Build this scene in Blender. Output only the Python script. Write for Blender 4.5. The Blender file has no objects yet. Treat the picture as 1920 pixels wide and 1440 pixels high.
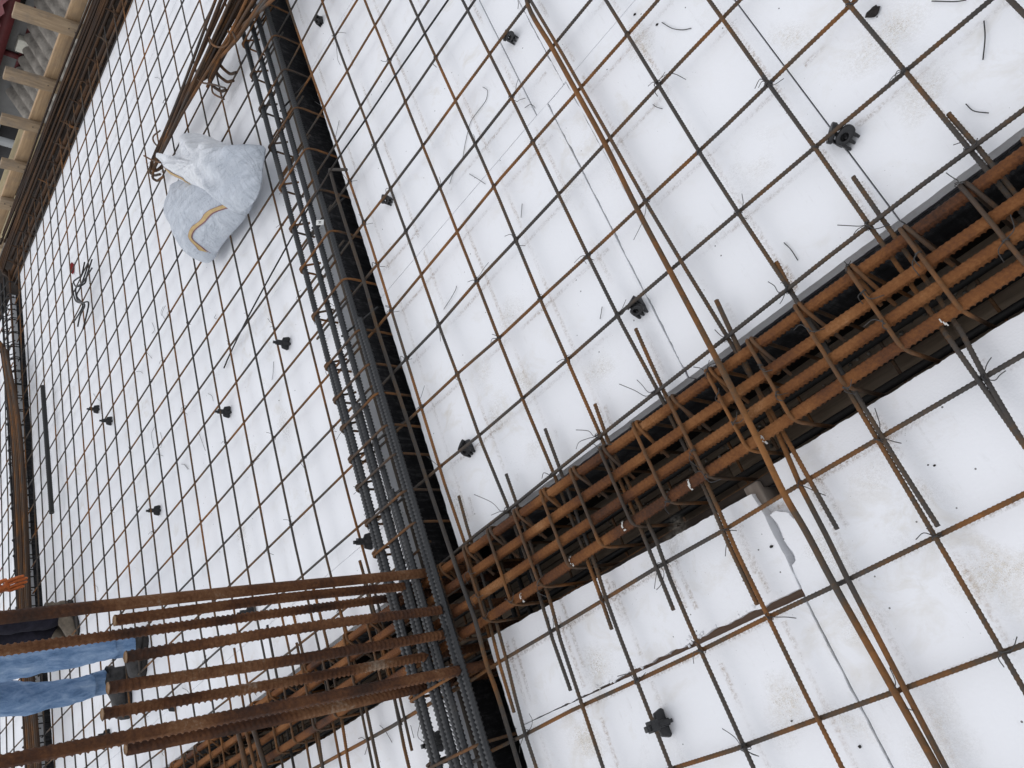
# Construction deck photographed with the camera turned on its side: foam void formers,
# rebar mats, two beam cages crossing at a column, workers and the edge formwork.
import bpy, bmesh, math, random
import numpy as np
from mathutils import Vector, Matrix

random.seed(7)
RNG = np.random.default_rng(7)
scene = bpy.context.scene
COL = scene.collection

# ---------------------------------------------------------------- camera model
R = np.array([[0.616828, -0.319779, -0.719211], [-0.549602, -0.829086, -0.102732], [-0.563437, 0.458648, -0.687154]])
FPX = 1458.9879740696508
H = 1.48
FZ = -0.04            # top of the foam boards; z = 0 is the lower layer of mesh bars
CAM = np.array([0, 0, H])

def ray(px, py):
    return R.T @ np.array([px - 960, py - 720, FPX])
def at(px, py, z=0.0):
    v = ray(px, py); t = (z - H) / v[2]
    return np.array([v[0] * t, v[1] * t, z])
def onX(px, py, X):
    v = ray(px, py); t = X / v[0]
    return np.array([X, v[1] * t, H + v[2] * t])
def onY(px, py, Y):
    v = ray(px, py); t = Y / v[1]
    return np.array([v[0] * t, Y, H + v[2] * t])

cd = bpy.data.cameras.new('camera')
cam = bpy.data.objects.new('camera', cd)
COL.objects.link(cam)
cd.sensor_width = 36
cd.lens = FPX / 1920 * 36
cd.clip_start = 0.05
cd.clip_end = 300
M = Matrix([[R[0][i], -R[1][i], -R[2][i]] for i in range(3)]).to_4x4()
M.translation = Vector(CAM)
cam.matrix_world = M
scene.camera = cam

# ---------------------------------------------------------------- node helpers
class NT:
    def __init__(s, name):
        s.m = bpy.data.materials.new(name); s.m.use_nodes = True
        s.t = s.m.node_tree; s.t.nodes.clear()
        s.out = s.n('ShaderNodeOutputMaterial')
        s.b = s.n('ShaderNodeBsdfPrincipled')
        s.l(s.b.outputs[0], s.out.inputs[0])
    def n(s, k, **kw):
        x = s.t.nodes.new(k)
        for a, v in kw.items():
            setattr(x, a, v)
        return x
    def l(s, a, b): s.t.links.new(a, b)
    def val(s, sock, v):
        if hasattr(v, 'default_value') or hasattr(v, 'is_output'):
            s.l(v, sock)
        else:
            sock.default_value = v
    def pos(s): return s.n('ShaderNodeNewGeometry').outputs['Position']
    def obj(s): return s.n('ShaderNodeTexCoord').outputs['Object']
    def uv(s): return s.n('ShaderNodeTexCoord').outputs['UV']
    def rnd(s): return s.n('ShaderNodeObjectInfo').outputs['Random']
    def map(s, v, scale=(1, 1, 1), rot=(0, 0, 0)):
        x = s.n('ShaderNodeMapping'); s.l(v, x.inputs[0])
        x.inputs['Scale'].default_value = scale; x.inputs['Rotation'].default_value = rot
        return x.outputs[0]
    def noise(s, v, scale, detail=4, rough=.55, dist=0):
        x = s.n('ShaderNodeTexNoise'); s.l(v, x.inputs['Vector'])
        x.inputs['Scale'].default_value = scale; x.inputs['Detail'].default_value = detail
        x.inputs['Roughness'].default_value = rough; x.inputs['Distortion'].default_value = dist
        return x.outputs['Fac']
    def voro(s, v, scale, feature='F1', rnd=1):
        x = s.n('ShaderNodeTexVoronoi', feature=feature); s.l(v, x.inputs['Vector'])
        x.inputs['Scale'].default_value = scale; x.inputs['Randomness'].default_value = rnd
        return x.outputs['Distance']
    def math(s, op, a, b=0.0, clamp=False):
        x = s.n('ShaderNodeMath', operation=op, use_clamp=clamp)
        s.val(x.inputs[0], a); s.val(x.inputs[1], b)
        return x.outputs[0]
    def rng(s, v, a, b, c=0.0, d=1.0):
        x = s.n('ShaderNodeMapRange'); s.l(v, x.inputs[0])
        for i, q in enumerate((a, b, c, d)): x.inputs[1 + i].default_value = q
        return x.outputs[0]
    def ramp(s, v, stops, interp='LINEAR'):
        x = s.n('ShaderNodeValToRGB'); s.l(v, x.inputs[0])
        cr = x.color_ramp; cr.interpolation = interp
        while len(cr.elements) < len(stops): cr.elements.new(.5)
        for e, (p, c) in zip(cr.elements, stops):
            e.position = p; e.color = (*c, 1) if len(c) == 3 else c
        return x.outputs[0]
    def mix(s, fac, a, b, mode='MIX'):
        x = s.n('ShaderNodeMix', data_type='RGBA', blend_type=mode)
        s.val(x.inputs[0], fac)
        for i, q in ((6, a), (7, b)):
            if isinstance(q, tuple): x.inputs[i].default_value = (*q, 1)
            else: s.l(q, x.inputs[i])
        return x.outputs[2]
    def bump(s, h, strength=.3, dist=.002):
        x = s.n('ShaderNodeBump'); s.l(h, x.inputs['Height'])
        x.inputs['Strength'].default_value = strength; x.inputs['Distance'].default_value = dist
        s.l(x.outputs[0], s.b.inputs['Normal'])
    def col(s, c): s.val(s.b.inputs['Base Color'], (*c, 1) if isinstance(c, tuple) else c)
    def rough(s, v): s.val(s.b.inputs['Roughness'], v)
    def spec(s, v): s.val(s.b.inputs['Specular IOR Level'], v)

def mat_steel(name, stops, s1=5., s2=70., obj_shift=.35, rough=(.55, .95), spec=.35, bias=0.0):
    k = NT(name); p = k.pos()
    a = k.noise(p, s1, 3, .5); b = k.noise(p, s2, 4, .7)
    v = k.math('ADD', k.math('MULTIPLY', k.math('SUBTRACT', a, .5), 1.25), k.math('ADD', k.math('MULTIPLY', k.math('SUBTRACT', b, .5), .55), .54))
    v = k.math('ADD', v, k.math('MULTIPLY', k.math('SUBTRACT', k.rnd(), .5 - bias), obj_shift))
    c = k.ramp(v, stops)
    k.col(c); k.rough(k.rng(v, .3, .7, rough[0], rough[1])); k.spec(spec)
    k.bump(k.noise(p, 500, 3, .7), .25, .001)
    return k.m

MT = {}
MT['mesh'] = mat_steel('mesh_steel', [(.26, (.030, .028, .027)), (.48, (.058, .047, .038)), (.60, (.090, .055, .030)), (.73, (.155, .070, .025)), (.92, (.23, .10, .032))], 4.2, 70, .24, bias=.06)
MT['rust'] = mat_steel('rusty_heavy_bar', [(.18, (.036, .016, .009)), (.40, (.092, .035, .014)), (.57, (.150, .059, .020)), (.76, (.215, .095, .036)), (1.0, (.34, .19, .10))], 7, 190, .12, (.75, .98), .2, bias=.0)
MT['starter'] = mat_steel('starter_bar_rust', [(.20, (.024, .013, .009)), (.42, (.064, .027, .014)), (.57, (.115, .048, .021)), (.72, (.18, .088, .043)), (.90, (.30, .23, .17))], 6, 110, .16, (.7, .97), .25, bias=.02)
MT['stirrup'] = mat_steel('stirrup_steel', [(.20, (.034, .026, .021)), (.45, (.066, .041, .025)), (.62, (.115, .056, .024)), (.85, (.20, .085, .027))], 7, 80, .28, (.6, .9), .3)
MT['dark'] = mat_steel('fresh_dark_steel', [(.15, (.012, .0125, .0135)), (.55, (.023, .024, .026)), (.8, (.040, .039, .039)), (1.0, (.085, .066, .046))], 8, 160, .12, (.36, .56), .5)
MT['shade'] = mat_steel('old_brown_steel', [(.2, (.018, .012, .009)), (.5, (.042, .023, .013)), (.68, (.066, .034, .017)), (.9, (.105, .053, .024))], 4, 60, .3, (.7, .95), .25)
MT['black'] = mat_steel('black_bar', [(.25, (.009, .009, .009)), (.7, (.02, .018, .017)), (.95, (.036, .026, .019))], 5, 60, .2, (.5, .8), .4)
MT['wire'] = mat_steel('tie_wire', [(.2, (.018, .018, .02)), (.8, (.05, .045, .04))], 8, 80, .2, (.4, .6), .5)

# white foam
k = NT('white_foam'); p = k.pos()
big = k.noise(p, 1.7, 4, .55); mid = k.noise(p, 11, 5, .65, .6); fine = k.noise(p, 60, 5, .75)
dirt = k.math('MULTIPLY', k.rng(mid, .53, .76), k.rng(big, .42, .68))
c = k.mix(k.math('MULTIPLY', dirt, .75), (.84, .845, .86), (.62, .575, .49))
smear = k.noise(k.map(p, (22, 2.2, 1)), 3, 4, .65)
c = k.mix(k.math('MULTIPLY', k.rng(smear, .60, .80), k.math('MULTIPLY', k.rng(fine, .42, .62), .34)), c, (.42, .40, .37))
sp = k.voro(p, 26); spm = k.math('MULTIPLY', k.math('LESS_THAN', sp, .050), k.math('GREATER_THAN', k.noise(p, 7, 2), .535))
c = k.mix(k.math('MULTIPLY', spm, .85), c, (.06, .055, .05))
sp2 = k.voro(p, 75); spm2 = k.math('MULTIPLY', k.math('LESS_THAN', sp2, .06), k.math('GREATER_THAN', k.noise(p, 5, 2), .56))
c = k.mix(k.math('MULTIPLY', spm2, .5), c, (.16, .14, .12))
k.col(c); k.rough(.82); k.spec(.22)
bead = k.voro(p, 210)
hh = k.math('ADD', k.math('MULTIPLY', bead, .30), k.math('ADD', k.math('MULTIPLY', fine, .5), k.math('MULTIPLY', k.noise(p, 9, 3), 1.6)))
k.bump(hh, .22, .004)
MT['foam'] = k.m

def mat_decal(name, col, dens, sc, lo, hi, col2=None):
    k = NT(name); p = k.pos()
    u = k.n('ShaderNodeSeparateXYZ'); k.l(k.uv(), u.inputs[0])
    edge = k.math('SUBTRACT', 1.0, k.math('ABSOLUTE', u.outputs[0]), True)
    e2 = k.math('SUBTRACT', 1.0, k.math('ABSOLUTE', u.outputs[1]), True)
    m = k.math('MULTIPLY', k.rng(edge, 0, .7), k.rng(e2, 0, .25))
    nz = k.rng(k.noise(p, sc, 6, .8), lo, hi)
    lowf = k.rng(k.noise(p, 4.5, 2), .40, .62)
    a = k.math('MULTIPLY', k.math('MULTIPLY', k.math('MULTIPLY', m, nz), dens, True), lowf)
    c = k.mix(k.noise(p, 90, 3), col, col2 or col)
    k.col(c); k.rough(.95); k.spec(.1)
    tr = k.n('ShaderNodeBsdfTransparent'); mx = k.n('ShaderNodeMixShader')
    k.l(a, mx.inputs[0]); k.l(tr.outputs[0], mx.inputs[1]); k.l(k.b.outputs[0], mx.inputs[2])
    k.l(mx.outputs[0], k.out.inputs[0])
    return k.m
MT['streak'] = mat_decal('rust_streaks_on_foam', (.40, .26, .16), .8, 130, .44, .74, (.50, .40, .30))
MT['scuff'] = mat_decal('worn_patch_on_foam', (.66, .59, .48), .8, 150, .42, .66, (.76, .72, .64))

# black film faced plywood
k = NT('black_plywood'); p = k.pos()
st = k.math('ADD', k.math('MULTIPLY', k.noise(k.map(p, (26, 26, 3)), 4, 6, .8), .6), k.math('MULTIPLY', k.noise(k.map(p, (9, 9, 2.5)), 3, 5, .7), .4)); b = k.noise(p, 40, 5, .7)
c = k.ramp(k.math('ADD', k.math('MULTIPLY', st, .7), k.math('MULTIPLY', b, .3)), [(.36, (.010, .010, .0115)), (.50, (.024, .024, .026)), (.58, (.065, .064, .066)), (.68, (.19, .187, .182))])
k.col(c); k.rough(k.rng(st, .3, .7, .7, .95)); k.spec(.22); k.bump(st, .6, .004)
MT['ply'] = k.m

def mat_wood(name, a, b, c3, scale=(1, 14, 14), dirt=.3, bright=1):
    k = NT(name); p = k.obj(); r = k.rnd()
    off = k.n('ShaderNodeVectorMath', operation='ADD'); k.l(p, off.inputs[0])
    cx = k.n('ShaderNodeCombineXYZ')
    for i in range(3): k.l(k.math('MULTIPLY', r, 37.0 + i * 11), cx.inputs[i])
    k.l(cx.outputs[0], off.inputs[1]); q = off.outputs[0]
    g = k.noise(k.map(q, scale), 4.5, 5, .6, .5); d = k.noise(q, 6, 5, .65)
    c = k.ramp(k.math('ADD', k.math('MULTIPLY', g, .8), k.math('MULTIPLY', r, .18)), [(.3, a), (.52, b), (.75, c3)])
    c = k.mix(k.math('MULTIPLY', k.rng(d, .48, .72), dirt), c, (.15, .135, .12))
    k.col(c); k.rough(.85); k.spec(.2); k.bump(g, .3, .002)
    return k.m
MT['lumber'] = mat_wood('sawn_lumber', (.225, .160, .100), (.315, .228, .145), (.41, .305, .20), (14, 14, 1.5), .7)
MT['lumber_x'] = mat_wood('sawn_rail_lumber', (.31, .205, .118), (.42, .285, .165), (.52, .37, .225), (1, 14, 14), .4)
MT['plank'] = mat_wood('dark_shuttering_plank', (.15, .112, .080), (.225, .174, .128), (.30, .24, .182), (1, 16, 16), .5)
MT['batten'] = mat_wood('brown_batten', (.15, .12, .095), (.21, .175, .145), (.27, .235, .20), (14, 1, 14), .3)
MT['greyboard'] = mat_wood('grey_edge_strip', (.165, .158, .175), (.21, .20, .22), (.25, .24, .26), (1, 12, 12), .3)
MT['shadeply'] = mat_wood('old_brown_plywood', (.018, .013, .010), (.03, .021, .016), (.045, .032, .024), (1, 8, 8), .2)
MT['bareply'] = mat_wood('bare_plywood', (.36, .29, .17), (.44, .36, .22), (.51, .43, .28), (1, 8, 8), .25)
MT['brownwood'] = mat_wood('brown_timber', (.13, .085, .06), (.175, .115, .082), (.22, .15, .11), (1, 16, 16), .25)

def mat_simple(name, c, rough=.6, spec=.4, var=.25, sc=20, bump=.0, bsc=80):
    k = NT(name); p = k.pos(); n = k.noise(p, sc, 5, .65)
    a = tuple(x * (1 - var) for x in c); b = tuple(min(1, x * (1 + var)) for x in c)
    k.col(k.ramp(n, [(.3, a), (.7, b)])); k.rough(rough); k.spec(spec)
    if bump: k.bump(k.noise(p, bsc, 4, .7), bump, .004)
    return k.m
MT['plastic'] = mat_simple('black_plastic', (.008, .008, .009), .45, .5, .3, 30)
MT['debris'] = mat_simple('dark_grit', (.03, .026, .024), .9, .2, .4, 200)
MT['glove'] = mat_simple('orange_rubber_glove', (.46, .115, .025), .6, .35, .25, 60, .3, 150)
MT['skin'] = mat_simple('skin', (.48, .28, .20), .55, .4, .1, 30)
MT['hair'] = mat_simple('dark_hair', (.025, .018, .014), .6, .4, .3, 90)
MT['boot'] = mat_simple('scuffed_leather', (.045, .042, .040), .8, .3, .5, 25, .5, 60)
MT['boot2'] = mat_simple('tan_leather', (.13, .105, .078), .8, .25, .4, 25, .4, 60)
MT['cut'] = mat_simple('sawn_rusty_end', (.20, .115, .055), .8, .3, .3, 120)
MT['sole'] = mat_simple('rubber_sole', (.035, .032, .03), .9, .2, .3, 60)
MT['sock'] = mat_simple('pale_sock', (.55, .53, .50), .95, .1, .1, 60)
MT['jacket'] = mat_simple('dark_jacket', (.03, .032, .04), .9, .2, .3, 30, .4, 40)
MT['trousers'] = mat_simple('dark_work_trousers', (.016, .015, .022), .92, .15, .5, 18, .4, 50)
MT['red'] = mat_simple('red_scrap', (.22, .012, .014), .7, .3, .3, 60)
MT['white'] = mat_simple('white_marker_paint', (.50, .49, .46), .8, .2, .15, 90)
MT['tagwhite'] = mat_simple('white_tag_plastic', (.62, .62, .60), .6, .3, .1, 60)
MT['ink'] = mat_simple('black_ink', (.015, .015, .017), .7, .3, .1, 60)
MT['wallgrey'] = mat_simple('grey_render', (.19, .187, .18), .95, .1, .18, 3, .3, 30)
MT['redtrim'] = mat_simple('dark_red_metal', (.12, .022, .024), .6, .4, .3, 8)
MT['darkopen'] = mat_simple('dark_window', (.02, .018, .017), .5, .4, .3, 6)
MT['fibre'] = mat_simple('weathered_fibre_cement', (.235, .215, .188), .95, .1, .38, 7, .4, 40)
MT['greyplastic'] = mat_simple('pale_grey_sheet', (.42, .43, .43), .7, .3, .15, 5)
MT['bluegrey'] = mat_simple('blue_grey_board', (.34, .38, .42), .8, .2, .12, 6)
MT['earth'] = mat_simple('yard_dirt', (.12, .105, .088), 1.0, .1, .35, 2, .5, 20)
MT['boxwhite'] = mat_simple('white_box_metal', (.62, .60, .52), .6, .3, .1, 20)

# denim
k = NT('blue_denim'); p = k.pos()
w = k.noise(k.map(p, (8, 8, 3)), 3.5, 5, .65, .4); f_ = k.noise(p, 160, 3, .7)
c = k.ramp(k.math('ADD', k.math('MULTIPLY', w, .85), k.math('MULTIPLY', f_, .15)), [(.28, (.060, .115, .215)), (.45, (.14, .225, .365)), (.58, (.22, .315, .465)), (.75, (.38, .47, .58))])
k.col(c); k.rough(.92); k.spec(.15); k.bump(k.math('ADD', w, k.math('MULTIPLY', f_, .15)), .5, .01)
MT['denim'] = k.m

# woven sack
def mat_sack(name, top):
    k = NT(name); p = k.obj()
    sv_ = at(340, 290, .13) - at(478, 335, .13); sv_ = sv_ / np.linalg.norm(sv_); mid_ = float((at(432, 318, .13) - at(410, 380, FZ)) @ sv_)
    dt = k.n('ShaderNodeVectorMath', operation='DOT_PRODUCT'); k.l(p, dt.inputs[0]); dt.inputs[1].default_value = [float(q) for q in sv_]
    wv = k.n('ShaderNodeTexWave', bands_direction='X'); k.l(k.map(p, (1, 1, 1), (0, 0, .4)), wv.inputs[0]); wv.inputs['Scale'].default_value = 110
    cr = k.noise(k.map(p, (4, 15, 5), (0, 0, .55)), 2.0, 6, .62, .8); cr2 = k.noise(k.map(p, (13, 4, 5), (0, 0, .25)), 2.4, 5, .6, 1.0)
    big = k.noise(p, 7, 3, .5)
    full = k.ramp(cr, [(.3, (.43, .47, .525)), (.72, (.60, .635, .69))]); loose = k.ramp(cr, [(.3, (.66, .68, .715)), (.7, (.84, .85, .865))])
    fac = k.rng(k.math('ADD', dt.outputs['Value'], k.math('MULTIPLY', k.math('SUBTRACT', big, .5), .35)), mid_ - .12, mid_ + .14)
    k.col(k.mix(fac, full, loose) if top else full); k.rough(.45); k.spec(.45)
    k.bump(k.math('ADD', k.math('MULTIPLY', wv.outputs[1], .02), k.math('ADD', cr, k.math('MULTIPLY', cr2, .8))), .8, .032)
    return k.m
MT['sack'] = mat_sack('woven_sack_filled', False)
MT['sacktop'] = mat_sack('woven_sack_top', True)
MT['stripe'] = mat_simple('tan_stripe', (.48, .34, .16), .7, .3, .15, 40)
MT['stripe2'] = mat_simple('purple_stripe', (.22, .10, .12), .7, .3, .15, 40)

# ---------------------------------------------------------------- mesh helpers
def raw(name, V, Fs, mats, parent=None, smooth=True, mi=None, uv=None):
    V = np.asarray(V, dtype=np.float64)
    if parent is not None: V = V - np.array(parent.location)
    me = bpy.data.meshes.new(name)
    me.vertices.add(len(V)); me.vertices.foreach_set('co', V.astype(np.float32).ravel())
    tot = np.concatenate([np.full(len(f), f.shape[1]) for f in Fs]).astype(np.int32)
    idx = np.concatenate([f.ravel() for f in Fs]).astype(np.int32)
    st = np.concatenate([[0], np.cumsum(tot)[:-1]]).astype(np.int32)
    me.loops.add(len(idx)); me.polygons.add(len(tot))
    me.loops.foreach_set('vertex_index', idx)
    me.polygons.foreach_set('loop_start', st)
    if smooth: me.polygons.foreach_set('use_smooth', np.ones(len(tot), dtype=bool))
    for m in (mats if isinstance(mats, (list, tuple)) else [mats]): me.materials.append(m)
    if mi is not None: me.polygons.foreach_set('material_index', np.asarray(mi, dtype=np.int32))
    me.update(calc_edges=True)
    o = bpy.data.objects.new(name, me); COL.objects.link(o)
    if parent is not None: o.parent = parent
    return o

def tag(o, label=None, cat=None, group=None, kind=None):
    if label: o['label'] = label
    if cat: o['category'] = cat
    if group: o['group'] = group
    if kind: o['kind'] = kind
    return o

def thing(name, label, cat, loc=(0, 0, 0), group=None):
    o = bpy.data.objects.new(name, None); COL.objects.link(o)
    o.location = Vector([float(q) for q in loc]); o.empty_display_size = .1
    return tag(o, label, cat, group)

def resample(P, step):
    P = np.asarray(P, float)
    d = np.r_[0, np.cumsum(np.linalg.norm(np.diff(P, axis=0), axis=1))]
    n = max(2, int(round(d[-1] / step)) + 1)
    s = np.linspace(0, d[-1], n)
    return np.stack([np.interp(s, d, P[:, i]) for i in range(3)], 1), s

def smooth_path(P, n=8):
    """Catmull-Rom through the points."""
    P = np.asarray(P, float)
    if len(P) < 3: return P
    Q = np.vstack([2 * P[0] - P[1], P, 2 * P[-1] - P[-2]]); out = []
    for i in range(1, len(Q) - 2):
        t = np.linspace(0, 1, n, endpoint=False)[:, None]
        a, b, c, d = Q[i - 1], Q[i], Q[i + 1], Q[i + 2]
        out.append(.5 * ((2 * b) + (c - a) * t + (2 * a - 5 * b + 4 * c - d) * t ** 2 + (3 * b - a - 3 * c + d) * t ** 3))
    return np.vstack(out + [P[-1:]])

def fillet(P, r, n=5):
    """Round the corners of a polyline."""
    P = [np.asarray(q, float) for q in P]; out = [P[0]]
    rs = r if isinstance(r, (list, tuple)) else [r] * len(P)
    for i in range(1, len(P) - 1):
        a, b, c = P[i - 1], P[i], P[i + 1]
        la, lc = np.linalg.norm(a - b), np.linalg.norm(c - b)
        q = min(rs[i], la * .48, lc * .48)
        p0 = b + (a - b) / la * q; p1 = b + (c - b) / lc * q
        for t in np.linspace(0, 1, n + 1):
            out.append((1 - t) ** 2 * p0 + 2 * t * (1 - t) * b + t * t * p1)
    out.append(P[-1]); return np.array(out)

def tube(P, r, sides=8, rib=0.0, pitch=.008, sub=4, ref=None, skew=1.0, step=None, rot=0., phase=0., cap=True, sharp=1.5, upper=1.0, ridge=.9):
    """Sweep a round section along P, with crescent ribs when rib > 0. Returns V, [quads], caps."""
    P = np.asarray(P, float)
    if rib > 0: P, s = resample(P, pitch / sub)
    elif step: P, s = resample(P, step)
    else: s = np.r_[0, np.cumsum(np.linalg.norm(np.diff(P, axis=0), axis=1))]
    n = len(P)
    T = np.gradient(P, axis=0); T /= np.linalg.norm(T, axis=1)[:, None] + 1e-12
    if ref is None:
        m = np.abs(P[-1] - P[0]); ref = np.eye(3)[2] if m[2] < max(m[0], m[1]) else np.eye(3)[0]
    N = np.cross(T, np.asarray(ref, float)); N /= np.linalg.norm(N, axis=1)[:, None] + 1e-12
    B = np.cross(N, T)
    th = np.arange(sides) * 2 * np.pi / sides + phase
    rad = np.full((n, sides), float(r)) if not callable(r) else np.repeat(np.array([r(q) for q in s / s[-1]])[:, None], sides, 1)
    if rib > 0:
        hf = np.mod(th - rot, np.pi) / np.pi
        sgn = np.where(np.mod(th - rot, 2 * np.pi) < np.pi, 1, .25)
        ph = 2 * np.pi * (s[:, None] / pitch + (hf * skew * sgn)[None, :])
        rad = rad + rib * np.clip(np.cos(ph), 0, 1) ** sharp * ((np.sin(hf * np.pi) ** .45) * np.where(sgn > .5, upper, 1.0))[None, :]
        rad = rad + rib * ridge * (np.exp(-(np.minimum(hf, 1 - hf) / .045) ** 2))[None, :]
    V = P[:, None, :] + rad[:, :, None] * (np.cos(th)[None, :, None] * N[:, None, :] + np.sin(th)[None, :, None] * B[:, None, :])
    V = V.reshape(-1, 3)
    i = np.arange(n - 1)[:, None]; j = np.arange(sides)[None, :]; j2 = (j + 1) % sides
    F = np.stack([np.broadcast_to(i * sides + j, (n - 1, sides)), np.broadcast_to(i * sides + j2, (n - 1, sides)),
                  np.broadcast_to((i + 1) * sides + j2, (n - 1, sides)), np.broadcast_to((i + 1) * sides + j, (n - 1, sides))], -1).reshape(-1, 4)
    caps = np.stack([np.arange(sides), (n - 1) * sides + np.arange(sides)[::-1]]) if cap else None
    return V, F, caps

def bar(name, P, r, mat, parent=None, **kw):
    V, F, c = tube(P, r, **kw)
    return raw(name, V, [F] + ([c] if c is not None else []), mat, parent)

class MB:
    """Collect boxes and tubes into one mesh."""
    def __init__(s): s.V = []; s.F = {}; s.n = 0
    def add(s, V, *Fs):
        for f in Fs:
            if f is None or len(f) == 0: continue
            s.F.setdefault(f.shape[1], []).append(np.asarray(f) + s.n)
        s.V.append(np.asarray(V, float)); s.n += len(V)
    def tube(s, P, r, **kw): s.add(*tube(P, r, **kw))
    def box(s, lo, hi):
        x0, y0, z0 = lo; x1, y1, z1 = hi
        V = [(x0, y0, z0), (x1, y0, z0), (x1, y1, z0), (x0, y1, z0), (x0, y0, z1), (x1, y0, z1), (x1, y1, z1), (x0, y1, z1)]
        s.add(V, np.array([(0, 3, 2, 1), (4, 5, 6, 7), (0, 1, 5, 4), (1, 2, 6, 5), (2, 3, 7, 6), (3, 0, 4, 7)]))
    def obox(s, c, ax, half):
        c = np.asarray(c, float); ax = np.asarray(ax, float)
        V = [c + sx * half[0] * ax[0] + sy * half[1] * ax[1] + sz * half[2] * ax[2] for sz in (-1, 1) for sx, sy in ((-1, -1), (1, -1), (1, 1), (-1, 1))]
        s.add(V, np.array([(0, 3, 2, 1), (4, 5, 6, 7), (0, 1, 5, 4), (1, 2, 6, 5), (2, 3, 7, 6), (3, 0, 4, 7)]))
    def build(s, name, mat, parent=None, smooth=False):
        return raw(name, np.vstack(s.V), [np.vstack(f) for f in s.F.values()], mat, parent, smooth)

def bevel(o, w=.003, seg=2):
    m = o.modifiers.new('bevel', 'BEVEL'); m.width = w; m.segments = seg; m.limit_method = 'ANGLE'
    return o

def wob(P, amp=.0015, step=.12):
    """Give a straight bar the slight waviness of real bars."""
    P, s = resample(P, step); n = len(P)
    if n > 3:
        w = RNG.normal(0, amp, (n, 2)); w[0] = w[-1] = 0
        for k_ in range(2): w[1:-1] = (w[:-2] + w[1:-1] + w[2:]) / 2.2
        P = P.copy(); P[:, 0] += w[:, 0]; P[:, 1] += w[:, 1]
    return P

def prism(poly, z0, z1):
    n = len(poly)
    V = [(x, y, z1) for x, y in poly] + [(x, y, z0) for x, y in poly]
    F = [tuple(range(n)), tuple(range(2 * n - 1, n - 1, -1))] + [(i, n + i, n + (i + 1) % n, (i + 1) % n) for i in range(n)]
    return V, F

# ================================================================= SETTING
XA0, XA1 = -1.892, -1.662        # beam A trench (runs along Y)
YB0, YB1 = 0.430, 0.704          # beam B trench (runs along X)
XD1 = -5.75                      # box edge beside beam D (far left); the trench itself runs slightly askew
def xd(y): return -5.70 - .0755 * y
YC0 = 5.43                       # inner edge of beam C trench (far, along X)
YC1 = 6.27
ZF = -0.39                       # trench floor

def struct(name, mb, mat):
    o = mb.build(name, mat); o['kind'] = 'structure'; return o
m = MB(); m.box((-60, -40, -4.3), (40, 60, -4.2)); struct('ground', m, MT['earth'])
m = MB(); m.box((-9.6, -2.4, -.46), (2.4, 6.30, ZF - .03)); struct('deck', m, MT['plank'])
# planked floor of the trenches
def planks(name, x0, x1, y0, y1, along, mat='plank'):
    m = MB(); q = (y0 if along == 'x' else x0)
    end = (y1 if along == 'x' else x1)
    while q < end - .01:
        w = min(random.uniform(.085, .12), end - q)
        L0 = x0 if along == 'x' else y0; L1 = x1 if along == 'x' else y1
        a = L0
        while a < L1 - .01:
            b = min(a + random.uniform(1.1, 2.2), L1); dz = random.uniform(-.004, 0)
            if along == 'x': m.box((a, q, ZF - .028), (b - .004, q + w - .006, ZF + dz))
            else: m.box((q, a, ZF - .028), (q + w - .006, b - .004, ZF + dz))
            a = b
        q += w
    return struct(name, m, MT[mat])
planks('trench_floor', -5.7, 2.2, YB0 - .01, YB1 + .01, 'x')
planks('trench_floor', XA0 - .01, XA1 + .01, YB1 + .012, 5.4, 'y')
planks('trench_floor', XA0 - .01, XA1 + .01, -2.2, YB0 - .012, 'y')
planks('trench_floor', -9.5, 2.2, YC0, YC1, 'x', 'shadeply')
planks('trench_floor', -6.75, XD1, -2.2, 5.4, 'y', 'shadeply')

# ---------------------------------------------------------------- formwork boxes under the foam
def formbox(label, x0, x1, y0, y1, grey_sides=()):
    t = thing('formwork_box', label, 'formwork', ((x0 + x1) / 2, (y0 + y1) / 2, ZF), 'black plywood formwork boxes under the foam')
    for sd in 'nswe':
        m = MB(); b = MB(); i = .004; zt = -.070
        zt2 = -.095 if sd not in grey_sides else -.085
        if sd == 'n': a0, a1 = (x0 + i, y1 - .022), (x1 - i, y1 - i)
        if sd == 's': a0, a1 = (x0 + i, y0 + i), (x1 - i, y0 + .022)
        if sd == 'w': a0, a1 = (x0 + i, y0 + .024), (x0 + .022, y1 - .024)
        if sd == 'e': a0, a1 = (x1 - .022, y0 + .024), (x1 - i, y1 - .024)
        m.box((*a0, ZF), (*a1, zt2 - .001)); m.build('side_panel', MT['ply'], t)
        top = FZ - .005 if sd in grey_sides else zt - .001
        e = .003 if sd not in grey_sides else .0025
        b.box((a0[0] - e * (sd in 'ns'), a0[1] - e * (sd == 's'), zt2), (a1[0] + e * (sd == 'e'), a1[1] + e * (sd == 'n'), top))
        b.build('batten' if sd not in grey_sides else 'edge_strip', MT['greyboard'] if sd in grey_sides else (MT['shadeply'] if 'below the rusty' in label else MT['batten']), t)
    return t
formbox('black plywood box under the large foam field left of the dark beam', XD1, XA0, YB1, YC0, ('s',))
formbox('black plywood box right of the dark beam and above the rusty beam', XA1, 2.0, YB1, YC0, ('s',))
formbox('black plywood box right of the dark beam and below the rusty beam', XA1, 2.0, -2.0, YB0)
formbox('black plywood box under the small foam field below the beam crossing', XD1, XA0, -2.0, YB0)
t = thing('formwork_box', 'black plywood box under the foam beyond the far left beam', 'formwork', (-8, 1.7, ZF), 'black plywood formwork boxes under the foam')
V_, F_ = prism([(-9.5, -2.0), (xd(-2) - .304, -2.0), (xd(YC0) - .304, YC0), (-9.5, YC0)], ZF, -.074)
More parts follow.
